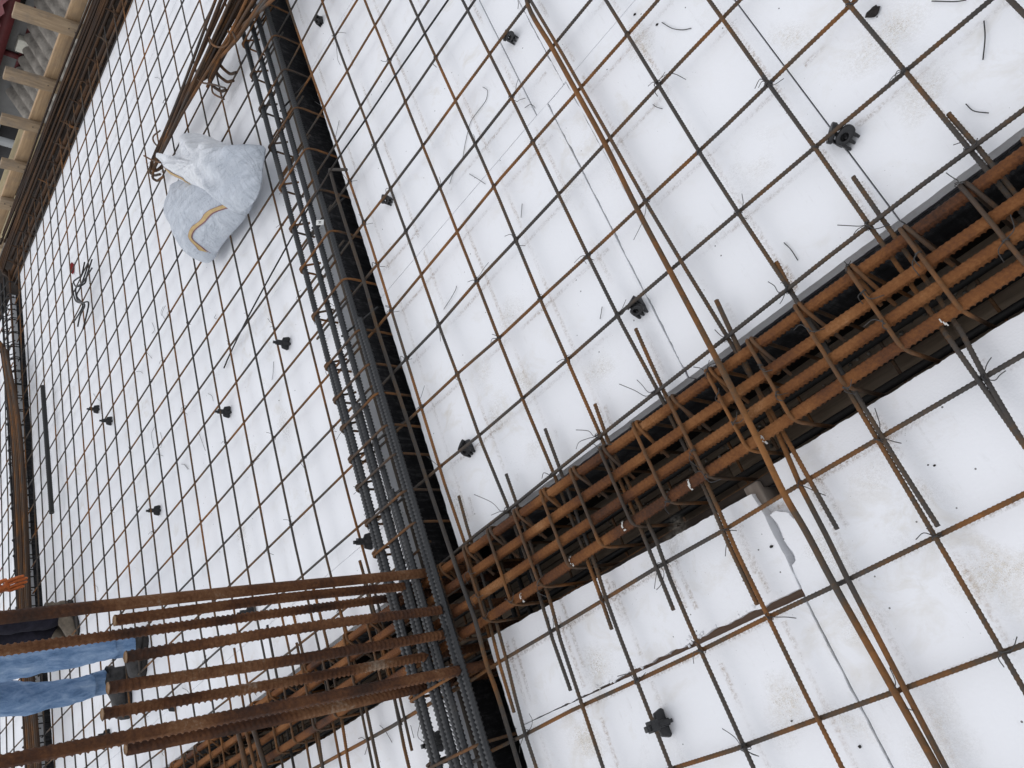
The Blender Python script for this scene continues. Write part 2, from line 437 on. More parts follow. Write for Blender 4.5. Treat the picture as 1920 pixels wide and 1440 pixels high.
m = MB(); m.add(np.array(V_), np.array([F_[0]]), np.array([F_[1]]), np.array(F_[2:])); m.build('side_panel', MT['ply'], t)

# ---------------------------------------------------------------- foam boards
def wavy(p, q, amp, step=.007, seedless=True):
    p = np.array(p, float); q = np.array(q, float); L = np.linalg.norm(q - p); n = max(2, int(L / step))
    d = (q - p) / L; nrm = np.array([-d[1], d[0]]); t = np.linspace(0, 1, n + 1)
    o = RNG.normal(0, amp, n + 1); o = (np.roll(o, 1) + o + np.roll(o, -1)) / 2; o[0] = o[-1] = 0
    return [tuple(p + d * L * a + nrm * b) for a, b in zip(t, o)]
DECALS = []     # (kind, quad corners, uv)
BARSTREAKS = []
boards = []
def pxy(a, b):
    return tuple(at(a, b, FZ)[:2])
def board(label, group, poly, z=FZ, thick=None, bev=.003, ragged=0.0, sides=None):
    """poly: ccw corner list; ragged edges get many small points."""
    pts = []
    n = len(poly)
    for i in range(n):
        a, b = poly[i], poly[(i + 1) % n]
        r = sides[i] if sides else ragged
        if r > 0: pts += wavy(a, b, r)[:-1]
        else: pts.append(tuple(a))
    boards.append(dict(label=label, group=group, pts=pts, poly=poly, z=z, bev=bev if not (ragged or sides) else .0015, thick=thick or .032))
def rect(x0, x1, y0, y1, g=.0005):
    return [(x0 + g, y0 + g), (x1 - g, y0 + g), (x1 - g, y1 - g), (x0 + g, y1 - g)]

G1 = 'foam boards of the large field left of the dark beam'
L1 = 'white foam board tiled with others under the large mesh left of the dark beam'
xs = [XD1, -4.42, XA0 - .0]; ys = [YB1, .93, 2.18, 3.43, 4.68, YC0]
for i in range(2):
    for j in range(5):
        q_ = rect(xs[i], xs[i + 1], ys[j], ys[j + 1])
        if i == 0: q_[0] = (xd(q_[0][1]), q_[0][1]); q_[3] = (xd(q_[3][1]), q_[3][1])
        board(L1, G1, q_, z=FZ + random.uniform(-.0008, .0008))
G2 = 'foam boards right of the dark beam and above the rusty beam'
board('white foam board in the corner between dark beam and rusty beam, above the rusty beam', G2, rect(XA1, -.752, YB1, 1.655), sides=[.0004, 0, 0, .0008])
board('white foam board along the dark beam, second row up from the rusty beam', G2, rect(XA1, -.80, 1.657, 2.90), z=FZ - .0006, sides=[0, 0, 0, .001])
board('narrow dented white foam strip under the doubled bars, ending at the rusty beam', G2, rect(-.750, -.672, YB1, 1.655), z=FZ - .003, sides=[.0006, .0012, 0, .0012])
board('small white foam infill board beside the seam under the upper black spacer', G2, rect(-.798, -.682, 1.657, 2.90), z=FZ - .0022, sides=[0, .0012, 0, 0])
board('wide white foam board right of the doubled bars, above the rusty beam', G2, rect(-.670, -.210, YB1, 1.655), z=FZ + .0006, sides=[.0004, 0, 0, 0])
board('white foam board right of the long seam that passes under the upper right spacer', G2, rect(-.208, .9, YB1, 1.655), z=FZ - .0016, sides=[.0004, 0, 0, 0])
board('white foam board at the top edge right of the doubled bars', G2, rect(-.680, .9, 1.657, 2.90), z=FZ)
board('white foam board at the top edge beside the far end of the dark beam', G2, rect(XA1, .9, 2.902, YC0), z=FZ)
G3 = 'foam boards right of the dark beam and below the rusty beam'
board('long white foam board below the rusty beam, its crumbled lower edge over brown timber', G3,
      [(XA1 + .001, .1865), (-1.50, .1865), (-1.15, .1885), (-.825, .1905), (-.7445, .1900), pxy(1488,1078), pxy(1472,1042), pxy(1454,1010), pxy(1432,964), pxy(1409,926), (XA1 + .001, YB0)],
      sides=[.0004, .0018, .0018, .0010, .0006, .0006, .0006, .0004, .0004, .0008, .0008], thick=.032)
board('large white foam board below the brown timber joint at the bottom of the picture', G3, [(XA1 + .001, -2.0), (-.747, -2.0), (-.747, .1735), (XA1 + .001, .1855)], sides=[0, .0008, .0004, .0008])
board('snapped narrow white foam strip with a deep crack beside the rusty beam', G3, [(-.744, -2.0), (-.676, -2.0), (-.676, .33), pxy(1487,977), pxy(1476,962), pxy(1452,957), pxy(1441,966), pxy(1462,996), pxy(1480,1031), pxy(1491,1052), pxy(1482,1060), pxy(1488,1078), pxy(1503,1105), (-.744, .16)],
      z=FZ - .005, sides=[0, .0006, .002, .002, .002, .0015, .0022, .0022, .0022, .0012, .0012, .0006, .0006, .0004], thick=.06)
board('wide white foam board at the lower right, right of the cracked strip', G3, [(-.674, -2.0), (1.0, -2.0), (1.0, YB0), (-.674, YB0)], z=FZ + .001, sides=[0, 0, .0009, .0008])
board('lower layer of white foam at the bottom of the deep crack beside the rusty beam', G3, rect(-.84, -.66, .20, .372), z=FZ - .0335, thick=.045)
G4 = 'foam boards below the crossing of the beams'
board('white foam board in the small field at the bottom centre, left of the dark beam', G4, rect(-3.05, XA0, -2.0, YB0), sides=[0, 0, .0012, 0])
board('white foam board along the bottom edge at lower left, mostly out of view', G4, rect(-5.66, -3.052, -2.0, YB0))
G5 = 'foam boards beyond the far left beam'
for j, (a, b) in enumerate(((-2., .5), (.5, 3.0), (3.0, YC0))):
    board('white foam board beyond the far left beam under its own mesh', G5, [(-9.4, a), (xd(a) - .30, a), (xd(b) - .30, b - .001), (-9.4, b - .001)], z=FZ - .0005 * j)

# ================================================================= REBAR MATS
# Every bar is traced by points of the bar's axis on its own level and is continued as a straight bar.
def line_on(pts, z, ext0=None, ext1=None, axis=0):
    """points in photo pixels -> world polyline at level z, extended to world limits along an axis"""
    P = np.array([at(a, b, z) for a, b in pts])
    o = np.argsort(P[:, axis]); P = P[o]
    # least-squares straight line keeps real bars straight, the residual adds a slight bow
    t = P[:, axis]; other = 1 - axis
    A = np.polyfit(t, P[:, other], 1)
    lo = t[0] if ext0 is None else ext0; hi = t[-1] if ext1 is None else ext1
    tt = np.linspace(lo, hi, max(3, int((hi - lo) / .18)))
    res = np.interp(tt, t, P[:, other] - np.polyval(A, t))
    Q = np.zeros((len(tt), 3)); Q[:, axis] = tt; Q[:, other] = np.polyval(A, tt) + res; Q[:, 2] = z
    return Q

ZY = .0105
def zprofile(Q, f):
    Q = Q.copy(); Q[:, 2] = [f(*q[:2]) for q in Q]; return Q

# ---- mat 2: right of the dark beam, above the rusty beam
mat2 = thing('rebar_mesh', 'rebar mesh on spacers right of the dark beam and above the rusty beam', 'rebar mesh', (-.7, 1.6, 0), 'rebar meshes over the foam')
X2 = [
 [(867,1022),(950,959),(1034,891),(1122,820),(1230,735),(1361,634),(1476,542),(1628,423),(1817,280),(1920,206)],
 [(825,875),(899,816),(980,747),(1064,675),(1157.5,591),(1256,507.5),(1384,398),(1528,276.5),(1697,133.4),(1859,0)],
 [(790,765),(857.5,701),(935,635),(1012.5,561),(1102.5,480),(1196,390),(1311,285),(1441,157.5),(1593,10)],
 [(762,672.5),(840,592.5),(894,527.5),(967.5,450),(1047.5,365),(1144,259),(1235,160),(1354,34),(1388,0)],
 [(734,582.5),(790,515),(857,435),(926,349),(999,266),(1082.5,172.5),(1176,64),(1235,0)],
 [(707.5,495),(761,434),(825,351),(891,270),(959,182.5),(1041,81),(1109,0)],
 [(682.5,417.5),(732.5,354),(793,274),(855,187.5),(917.5,101),(989,9)],
 [(655.5,340.5),(703,272.5),(760,191),(817,107.5),(880,15)],
 [(631,268),(676,199),(730,112.5),(783,32.5),(804,0)],
 [(607,202),(651,134),(702.5,47.5),(733,0)],
 [(584.5,139),(627,68),(670,0)],
 [(565,80),(605,4)],
 [(544.5,21),(556,0)],
]
RIB = dict(sides=10, rib=.0012, pitch=.0082, sub=4, skew=.9, sharp=1.6, rot=.6)
lastY = None
for i, pts in enumerate(X2):
    left = random.uniform(-2.03, -1.98) if i not in (0,) else -1.92
    z = .0115 if i == 0 else 0.0
    Q = line_on(pts, z, left, .85, 0)
    if i == 0: Q = zprofile(Q, lambda x, y: .0115 if x > -1.7 else -.002)
    lastY = Q[:, 1].mean()
    near = i < 7
    bar('rebar', wob(Q, .001) if not near else Q, .0042, MT['mesh'], mat2, **(RIB if near else dict(sides=8, step=.15)))
    BARSTREAKS.append((Q, i < 6))
for q in range(1, 9):
    y = lastY + .205 * q
    bar('rebar', wob([(-1.99, y, 0), (.85, y, 0)]), .0042, MT['mesh'], mat2, sides=8)
Y2 = [
 [(544.5,21),(565,80),(584.5,139),(607,202),(631,268),(655.5,340.5),(682.5,417.5),(707.5,495),(734,582.5),(762,672.5),(790,765),(824,874),(867,1022)],
 [(605,4),(627,68),(651,134),(676,199),(703,272.5),(732.5,354),(761,434),(790,515),(822.5,609),(857.5,701),(897.5,815),(950,959)],
 [(702.5,47.5),(730,112.5),(760,191),(793,274),(825,351),(857,435),(894,527.5),(935,635),(980,747),(1034,891)],
 [(783,32.5),(817,107.5),(854,189),(891,270),(926,349),(967.5,450),(1012.5,561),(1064,675),(1122,820)],
 [(877,20),(917.5,101),(959,182.5),(999,266),(1047.5,365),(1102.5,480),(1157.5,591),(1230,735)],
 [(994,0),(1042.5,80),(1089,162.5),(1145,260),(1210,377.5),(1279,492.5),(1361,634)],
 [(1136,0),(1176,64),(1235,160),(1311,285),(1384,398),(1476,542)],
 [(1329,0),(1354,34),(1441,157.5),(1528,276.5),(1628,423)],
 [(1585,0),(1593,10),(1697,133.4),(1817,280)],
 [(1894,0),(1920,26)],
]
ENDS = [.218, .204, .285, .258, .192, .25, .177, .20, .2, .2]
ENDX = [(964,1336),(1070,1295),(1147,1180),(1263,1144),(1420,1134),(1570,992),(1759,987),None,None,None]
def yz(x, y):
    a = max(0, min(1, (y - .74) / .14)); b = max(0, min(1, (.42 - y) / .10))
    return ZY * max(a, b)
for i, pts in enumerate(Y2):
    Q = line_on(pts, ZY, .705 if i else .69, 5.2, 1)
    if ENDX[i]:
        e = at(*ENDX[i], ZY)
        k0 = Q[0]; tail = np.array([k0 + (e - k0) * t for t in np.linspace(0, 1, 5)[:-1]][::-1])
        Q = np.vstack([[e], tail[:-1], Q])
    else:
        d = (Q[1] - Q[0]); Q = np.vstack([[Q[0][0] + (Q[0][0] - Q[2][0]) * .8, ENDS[i], 0], Q])
    Q = zprofile(Q, yz)
    bar('rebar', Q, .0043, MT['mesh'], mat2, **RIB)
    BARSTREAKS.append((Q, True))
# two bars that ride over the rusty beam
def over(pxs, zs, r, parent, mat='mesh'):
    P = np.array([at(a, b, z) for (a, b), z in zip(pxs, zs)])
    P = smooth_path(P, 6)
    bar('rebar', P, r, MT[mat], parent, sides=10, rib=.0012, pitch=.0085, sub=3)
over([(985,-60),(990,10),(1036,91),(1081,172.5),(1135,271),(1195,392.5),(1256,507.5),(1320,628),(1373,730),(1423,829),(1470,926),(1513,1000),(1565,1098),(1676.5,1296),(1757,1440),(1800,1520)],
     [.013, .013, .013, .013, .013, .014, .02, .043, .06, .057, .043, .03, .019, .013, .013, .013], .0060, mat2)
P0 = [at(650,318,.02), at(618,318,.035)] + [at(*q, z) for q, z in (((640,395),.016),((682,527),.013),((707,615),.013),((735,702),.013),((765,792),.013),((800,900),.015),((830,990),.03),((867,1096),.062),((890,1160),.064),((911,1240),.03),((935,1310),.014),((974,1440),.013),((1000,1530),.013))]
bar('rebar', np.vstack([P0[:1], smooth_path(np.array(P0[1:]), 6)]), .0052, MT['mesh'], mat2, **RIB)

# ---- mat 3: right of the dark beam, below the rusty beam
mat3 = thing('rebar_mesh', 'rebar mesh at the lower right, below the rusty beam', 'rebar mesh', (-.7, 0, 0), 'rebar meshes over the foam')
X3 = [
 [(867,1287),(947,1234),(1034,1184),(1131,1125),(1245,1056),(1354,996),(1500,908),(1646.5,823),(1839,711),(1920,666)],
 [(907,1415),(984,1378),(1091,1322),(1195,1276.5),(1316,1219),(1442,1156),(1565,1099),(1756,1006),(1920,926.5)],
 [(1269,1437.5),(1394,1400),(1534,1348),(1676.5,1298),(1883,1221.5),(1920,1209)],
]
for i, pts in enumerate(X3):
    Q = line_on(pts, 0, -1.80, .75, 0)
    bar('rebar', Q, .0043, MT['mesh'], mat3, **RIB); BARSTREAKS.append((Q, True))
for q in range(1, 10):
    y = -.04 - .2 * q
    bar('rebar', wob([(-1.8, y, 0), (.75, y, 0)]), .005, MT['mesh'], mat3, sides=8)
LAPS = [
 [(857,930),(876,1000),(934,1187),(950,1234),(987,1375),(1009,1440)],
 [(946,889),(967.5,950),(1034,1141),(1087,1300),(1134,1440)],
 [(1019,804),(1052.5,895),(1125,1090),(1190,1259),(1261,1440)],
 [(1112.5,757.5),(1140,835),(1231,1019),(1309,1203),(1416,1440)],
 [(1189,616),(1226,700),(1248,747),(1367,1000),(1440,1150),(1534,1345),(1583,1440)],
 [(1453,490),(1492,566),(1603,759),(1648,825),(1757,1009),(1880,1220),(1920,1290)],
 [(1597,330),(1676,444),(1789,600),(1848,709),(1920,830)],
 [(1776,211),(1864,312),(1990,480)],
]
for pts in LAPS:
    P = np.array([at(a, b, ZY * .5) for a, b in pts]); P = P[np.argsort(P[:, 1])]
    A = np.polyfit(P[:, 1], P[:, 0], 1)
    yy = np.linspace(-1.9, P[-1, 1], 30)
    X = np.polyval(A, yy) + np.interp(yy, P[:, 1], P[:, 0] - np.polyval(A, P[:, 1]))
    Q = np.stack([X, yy, [ZY * max(0, min(1, (.42 - y) / .1)) + (0 if y < .5 else -.001) for y in yy]], 1)
    bar('rebar', Q, .0043, MT['mesh'], mat3, **RIB); BARSTREAKS.append((Q, True))
P = [at(a, b, .011) for a, b in ((1457,819),(1498,909),(1547,1000),(1589,1086),(1695,1290),(1773,1440))]
d = P[0] - P[1]; Q = np.array([P[0] + d * 3.2] + P + [P[-1] * 2 - P[-2]]); Q = zprofile(Q, yz)
bar('rebar', Q, .0043, MT['mesh'], mat3, **RIB); BARSTREAKS.append((Q, True))

# ---- mat 4: below the crossing, left of the dark beam
mat4 = thing('rebar_mesh', 'small patch of rebar mesh at the bottom centre, left of the dark beam', 'rebar mesh', (-2.5, .2, 0), 'rebar meshes over the foam')
Q = line_on([(789,1329),(744,1357),(695,1384),(647,1410),(600,1435)], 0, -5.5, -1.75, 0)
bar('rebar', Q, .005, MT['mesh'], mat4, sides=8, rib=.001, pitch=.0075, sub=3)
for q in range(1, 11):
    bar('rebar', wob([(-5.5, Q[:, 1].mean() - .2 * q, 0), (-1.75, Q[:, 1].mean() - .2 * q, 0)]), .005, MT['mesh'], mat4, sides=8)
for pts, y1 in (([(736,1311),(747,1355),(767,1440)], .86), ([(682,1330),(696,1384),(710,1440)], .84), ([(639,1360),(655,1440)], .9), ([(587,1350),(595,1390),(604,1440)], .88)):
    Q = line_on(pts, ZY, -1.9, y1, 1); Q = zprofile(Q, yz)
    bar('rebar', Q, .005, MT['mesh'], mat4, sides=8, rib=.001, pitch=.0075, sub=3)

for q in range(12):
    bar('rebar', wob([(-3.12 - .19 * q, .34, 0), (-3.12 - .19 * q, -1.9, ZY)]), .0048, MT['mesh'], mat4, sides=8)

# ---- mat 1: the large field on the left
mat1 = thing('rebar_mesh', 'large rebar mesh left of the dark beam, under the white sack', 'rebar mesh', (-4, 3, 0), 'rebar meshes over the foam')
ny = [.759, .968, 1.175, 1.36, 1.552, 1.757, 1.969, 2.16, 2.352, 2.55, 2.756, 2.989, 3.197]
while ny[-1] < 5.2: ny.append(ny[-1] + random.uniform(.205, .225))
for y in ny:
    n = 14; xx = np.linspace(xd(y) - .06, random.uniform(-1.76, -1.70), n)
    P = np.stack([xx, y + np.cumsum(RNG.normal(0, .0012, n)), np.zeros(n)], 1)
    bar('rebar', P, .0044, MT['mesh'], mat1, sides=8, step=.1)
nx = [-2.061, -2.277, -2.459, -2.658, -2.846, -3.016, -3.191, -3.351]
while nx[-1] > -5.80: nx.append(nx[-1] - random.uniform(.178, .198))
for x in nx:
    n = 14; yy = np.linspace(random.uniform(.22, .34), 5.62, n)
    P = np.stack([x + np.cumsum(RNG.normal(0, .0012, n)), yy, [yz(0, y) for y in yy]], 1)
    bar('rebar', P, .0044, MT['mesh'], mat1, sides=8, step=.1)
for px, py in ((685,1094),(502,1172),(557,1205),(440,1215)):
    e = at(px, py, 0); P = [(e[0], e[1], .002), (e[0] + .004, YB0 - .1, 0)]
    bar('rebar', P, .005, MT['mesh'], mat1, sides=8)
# ---- mat 5: beyond the far left beam
mat5 = thing('rebar_mesh', 'rebar mesh at the far left edge, beyond the thin dark beam cage', 'rebar mesh', (-7.5, 2, 0), 'rebar meshes over the foam')
for y in np.arange(-1.8, 5.4, .205): bar('rebar', wob([(-9.3, y, 0), (xd(y) - .22, y, 0)], .003), .0049, MT['mesh'], mat5, sides=6)
for x in np.arange(-6.5, -9.3, -.19): bar('rebar', wob([(x, -1.9, ZY), (x, 5.4, ZY)], .003), .0049, MT['mesh'], mat5, sides=6)

# ================================================================= BEAM B CAGE (rusty)
cageB = thing('beam_cage', 'rusty orange beam cage of thick ribbed bars running diagonally to the right edge', 'beam cage', (-1.2, .56, 0), 'beam cages in the trenches')
HB = dict(sides=28, rib=.0033, pitch=.0112, sub=6, skew=2.0, sharp=2.6, upper=.42, ridge=1.25)
YBARS = [(.646, .634), (.590, .571), (.521, .524), (.456, .477)]
for i, (ya, yb) in enumerate(YBARS):
    P = np.array([(x, np.interp(x, [-1.7, -.1], [ya, yb]) if x > -1.7 else ya, .030 + .0012 * math.sin(x * 3 + i)) for x in np.linspace(-5.4, .75, 26)])
    hb = dict(HB); hb['rot'] = [1.0, .75, .85, .55][i]
    bar('main_bar', P, .0112, MT['rust'], cageB, **hb)
for y in (.475, .53, .585, .635):
    bar('bottom_bar', [(-5.4, y, -.338), (.75, y, -.338)], .0085, MT['black'], cageB, sides=10, rib=.0013, pitch=.011, sub=3)
for y in (.452, .652):
    bar('side_bar', [(-5.4, y, -.165), (.75, y, -.165)], .006, MT['stirrup'], cageB, sides=8)
def stirrup_B(x, far_y, near_y, lean=0.0):
    zt = .047; r = .004
    j = random.uniform(-.006, .006)
    P = [(x + .014 + lean, far_y - .078, -.022 + j), (x + .012, far_y - .010, .044), (x + .007, far_y + .015, .043), (x + .005, far_y + .016, .008), (x + .002, far_y + .012, -.345),
         (x, near_y - .014, -.345), (x, near_y - .016, .02), (x, near_y - .008, zt), (x, far_y - .01, zt + .001), (x - .001, far_y + .015, zt - .001), (x - .003, far_y + .014, .012), (x - .004, far_y - .06, -.03 + j)]
    P = fillet(P, [0, .02, .014, .014, .02, .02, .042, .042, .02, .012, .014, 0], 5)
    return bar('stirrup', P, .0042, MT['stirrup'], cageB, sides=8, ref=(1, 0, 0))
xsB = [-1.679, -1.551, -1.440, -1.326, -1.216, -1.102, -.996, -.886, -.774, -.664, -.553, -.434, -.315, -.204, -.09, .02, .13, .24, .35, .46]
for x in xsB:
    f = np.interp(x, [-1.7, -.1], [.648, .637]); n = np.interp(x, [-1.7, -.1], [.456, .480])
    stirrup_B(x, f, n, random.uniform(-.004, .012))
x = -2.075
while x > -5.2:
    stirrup_B(x, .650, .456, random.uniform(-.004, .012)); x -= random.uniform(.115, .16)
# paint marks
def paint(px, py, along=.008):
    c = at(px, py, .043); V, F, _ = tube([(c[0] - along * .4, c[1], .030), (c[0] + along * .4, c[1], .030)], .0149, sides=24, cap=False, step=.002)
    V = V.reshape(-1, 24, 3); n = len(V)
    keep = []
    for i in range(n - 1):
        for j in range(24):
            a = V[i, j] - np.array([0, c[1], .030])
            ang = math.degrees(math.atan2(a[2], -a[1]))
            if 20 < ang < 150 and random.random() < .42: keep.append([i * 24 + j, i * 24 + (j + 1) % 24, (i + 1) * 24 + (j + 1) % 24, (i + 1) * 24 + j])
    if keep:
        raw('paint_mark', V.reshape(-1, 3), [np.array(keep)], MT['white'], cageB, smooth=False)
for q in ((977,1120),(1070,1052),(1168,987),(1292,908),(1766,600),(1430,822)):
    paint(*q)

# ================================================================= BEAM A CAGE (dark)
cageA = thing('beam_cage', 'dark grey beam cage of fresh ribbed bars crossing over the rusty beam', 'beam cage', (-1.8, 1.6, 0), 'beam cages in the trenches')
DA = dict(sides=18, rib=.0034, pitch=.0125, sub=6, skew=1.5, sharp=1.8)
ZA = .060
barsA = [(-1.914, 4.9, 1.50), (-1.837, 4.9, -2.1), (-1.783, 4.9, -2.1), (-1.705, 4.9, -2.1)]
for x, y0, y1 in barsA:
    bar('main_bar', [(x, y0, ZA), (x + .004, 2.5, ZA), (x + .003, 1.4, ZA), (x + .008, .5, ZA + .002), (x + .012, -2.1, ZA)], .0084, MT['dark'], cageA, **DA)
for x, y0, dz in ((-1.890, 1.52, .002), (-1.819, 1.30, -.002), (-1.764, .95, .003), (-1.684, 1.56, .0), (-1.853, .93, -.014)):
    bar('main_bar', [(x, y0, ZA + dz), (x + .006, .5, ZA + dz), (x + .012, -2.1, ZA + dz)], .0084, MT['dark'], cageA, **DA)
for x in (-1.89, -1.82, -1.75, -1.70):
    bar('bottom_bar', [(x, 4.9, -.33), (x, -2.1, -.33)], .008, MT['black'], cageA, sides=8)
def stirrup_A(y):
    zt = ZA + .0135; l, r_ = -1.925, -1.690
    P = [(l + .055, y + .012, ZA - .05), (l + .016, y + .011, ZA + .012), (l - .004, y + .008, ZA + .012), (l - .006, y + .006, ZA - .02), (l - .003, y + .002, -.34), (r_ + .003, y, -.34), (r_ + .005, y, ZA - .02), (r_ - .004, y, zt), (l + .02, y, zt), (l - .006, y, zt - .004), (l - .008, y - .003, ZA - .016)]
    P = fillet(P, [0, .012, .012, .012, .02, .02, .03, .03, .02, .012, 0], 5)
    return bar('stirrup', P, .0042, MT['stirrup'], cageA, sides=8, ref=(0, 1, 0))
for y in (4.5, 4.27, 4.04, 3.81, 3.58, 3.33, 3.108, 2.881, 2.641, 2.402, 2.176, 1.968, 1.741, 1.517, 1.376, 1.261, 1.141, 1.036, .910, .804, .36, .177, .02, -.14, -.3, -.5, -.7, -.9, -1.1, -1.3, -1.5, -1.7, -1.9):
    stirrup_A(y)
for y in (3.5, 2.9, 2.2, 1.66, 1.2):
    bar('side_bar', [(-1.905, y, -.02), (-1.70, y - .012, -.05)], .004, MT['black'], cageA, sides=6)

# tie wires as small loops with loose tails
def tie(parent, c, tails, z=.02, r=.0008, loop=.009):
    c = np.asarray(c, float); mb = MB()
    a = random.uniform(0, 3.14)
    for s_ in (0, .5):
        th = np.linspace(0, 2 * np.pi, 12); d = np.array([math.cos(a + s_), math.sin(a + s_), 0])
        L = np.array([c + d * loop * math.cos(t) + np.array([0, 0, loop * math.sin(t)]) for t in th])
        mb.tube(L, r, sides=4, ref=np.cross(d, (0, 0, 1)))
    for tl in tails:
        P = smooth_path(np.vstack([[c + (0, 0, loop * .8)], tl]), 4)
        mb.tube(P, r * (1.1 if len(tl) > 1 else 1), sides=4, ref=(.02, .03, 1))
    return mb.build('tie_wire', MT['wire'], parent, True)
def pz(*q, z=.01): return [at(a, b, z + i * .002) for i, (a, b) in enumerate(q)]
big_ties = [
 (mat2, (1228,735), [((1215,735),(1204,722),(1194,712)), ((1211,743),(1190,732),(1161,720))]),
 (mat2, (1121,819), [((1112,817),(1103,808),(1080,806)), ((1103,822),(1086,829),(1080,842))]),
 (mat2, (950,957), [((938,958),(922,942),(889,927)), ((935,960),(921,966))]),
 (mat2, (1625,424), [((1610,424),(1590,423),(1570,422)), ((1608,430),(1600,440))]),
 (mat2, (1233,157), [((1240,145),(1247,135)), ((1245,142),(1263,138),(1286,149))]),
 (mat2, (959,182), [((966,172),(968,160),(972,148)), ((968,190),(975,187),(985,184))]),
 (mat2, (894,525), [((900,515),(906,505),(916,492)),]),
 (mat2, (790,763), [((784,752),(789,745),(796,723)),]),
 (mat2, (825,873), [((815,868),(808,862),(800,855)),]),
 (mat2, (1212,376), [((1211,392),(1205,415),(1188,450)),]),
 (mat2, (607,203), [((600,197),(590,190)),]),
 (mat2, (656,341), [((648,333),(641,325)), ((665,339),(670,338))]),
 (mat2, (627,68), [((633,62),(641,61),(649,62)), ((630,80),(633,110),(638,122))]),
 (mat2, (730,113), [((725,115),(718,115),(714,113)),]),
 (mat2, (1478,543), [((1460,548),(1452,536),(1440,528)),((1468,560),(1462,570))]),
 (mat2, (1361,634), [((1350,628),(1340,618)),]),
 (mat2, (822,609), [((824,620),(826,640)),]),
 (mat3, (1846,711), [((1848,690),(1852,680),(1859,670)), ((1865,713),(1875,703),(1886,695))]),
 (mat3, (1648,825), [((1660,823),(1676,828),(1690,831)), ((1650,800),(1645,780),(1640,765))]),
 (mat3, (1500,908), [((1515,915),(1530,922),(1548,929)),]),
 (mat3, (1360,993), [((1370,994),(1381,995)), ((1363,1010),(1361,1028),(1360,1043))]),
 (mat3, (1240,1058), [((1245,1075),(1240,1095),(1231,1106)), ((1232,1070),(1229,1088),(1227,1104))]),
 (mat3, (1442,1156), [((1460,1157),(1475,1157),(1493,1159)),]),
 (mat3, (1394,1400), [((1380,1385),(1368,1375),(1354,1366)), ((1402,1408),(1410,1414),(1423,1418))]),
 (mat3, (1034,1184), [((1030,1165),(1027,1155)), ((1038,1175),(1036,1160))]),
 (mat3, (987,1375), [((995,1365),(998,1350),(992,1338)), ((980,1385),(975,1400),(974,1412))]),
 (mat3, (1400,1402), [((1408,1412),(1418,1416)),]),
 (cageB, (1327,702), [((1326,690),(1330,675)), ((1315,691),(1300,688)), ((1330,685),(1345,680))]),
 (cageB, (1590,503), [((1588,497),(1583,490)), ((1592,495),(1595,489))]),
 (cageB, (1801,345), [((1795,338),(1785,332),(1774,324))]),
 (cageB, (1188,797), [((1181,800),(1180,808)),]),
 (cageB, (1126,844), [((1118,836),(1112,832)), ((1135,835),(1148,833))]),
]
for par, c, tails in big_ties:
    z = .05 if par is cageB else .016
    tie(par, at(*c, z - .006), [pz(*t, z=z - .012) for t in tails], z)
# small ties on crossings
def rnd_tail(c, n=2):
    out = []
    for q in range(n):
        a = random.uniform(0, 6.28); L = random.uniform(.015, .045)
        out.append([c + np.array([math.cos(a) * L * .5, math.sin(a) * L * .5, .008]), c + np.array([math.cos(a + .5) * L, math.sin(a + .5) * L, random.uniform(-.015, .02)])])
    return out
for par, lst in ((mat2, [(1102.5,480),(1064,675),(1157.5,591),(857.5,701),(762,672.5),(734,582.5),(707.5,495),(682.5,417.5),(967.5,450),(1384,398),(1697,133.4),(1817,280),(1441,157.5)]),
                 (mat3, [(1131,1125),(1195,1276.5),(1316,1219),(1676.5,1298),(1756,1006),(1883,1221.5)])):
    for q in lst:
        c = at(*q, .008); tie(par, c, rnd_tail(c, 2))
used = {c for _, c, _ in big_ties}
for par, XS, YS in ((mat2, X2[:8], Y2),):
    flatY = {q for l in YS for q in l}
    for l in XS:
        for q in l:
            if q in flatY and q not in used and random.random() < .62:
                c = at(*q, .010); tie(par, c, rnd_tail(c, random.choice((0, 1, 1, 2))), loop=.0075, r=.0009)
cnt = 0
for x in nx[:16]:
    for y in ny[:18]:
        if (int(x * 37) + int(y * 53)) % 4 == 0 and cnt < 62:
            c = np.array([x, y, .006]); tie(mat1, c, rnd_tail(c, 2)); cnt += 1
for x in xsB[:15]:
    f = .5
    for y in (.456, .52, .59):
        if random.random() < .55:
            c = np.array([x, y, .048]); tie(cageB, c, rnd_tail(c, 2), loop=.006)
for y in (2.881, 2.402, 1.741, 1.517, 1.261, 1.036, .91):
    c = np.array([-1.93, y, .05]); tie(cageA, c, rnd_tail(c, 3), loop=.012)
    c = np.array([-1.79, y, .07]); tie(cageA, c, rnd_tail(c, 2), loop=.007)

# ================================================================= COLUMN STARTER BARS
col_t = thing('column_starter_bars', 'cluster of thick rusty column starter bars standing at the beam crossing', 'column rebar', (-1.8, .53, -.38))
ST = [((820,1072), (0,1162), 1.35), ((790,1097), (215,1163.6), 1), ((745,1120), (0,1221), 1.28), ((860,1140), (236,1232), 1), ((860,1185), (203,1290), 1), ((830,1225), (192,1339), 1), ((895,1250), (0,1429), 1.4), ((820,1282), (236,1404), 1)]
for i, (b, t, ext) in enumerate(ST):
    P0 = at(*b, 0.0); P1 = onX(*t, P0[0])
    d = P1 - P0; top = P0 + d * ext; bot = P0 - d * (.37 / d[2])
    mid = (P0 + top) / 2 + np.array([RNG.normal(0, .004), RNG.normal(0, .004), 0])
    P = smooth_path(np.array([bot, P0, mid, top]), 8)
    bar('starter_bar', P, .0112 if i not in (6, 7) else .0122, MT['starter'], col_t, sides=22, rib=.0034, pitch=.0135, upper=.7, sub=6, skew=1.5, rot=i * .9, sharp=2.4, ref=(1, 0, 0))
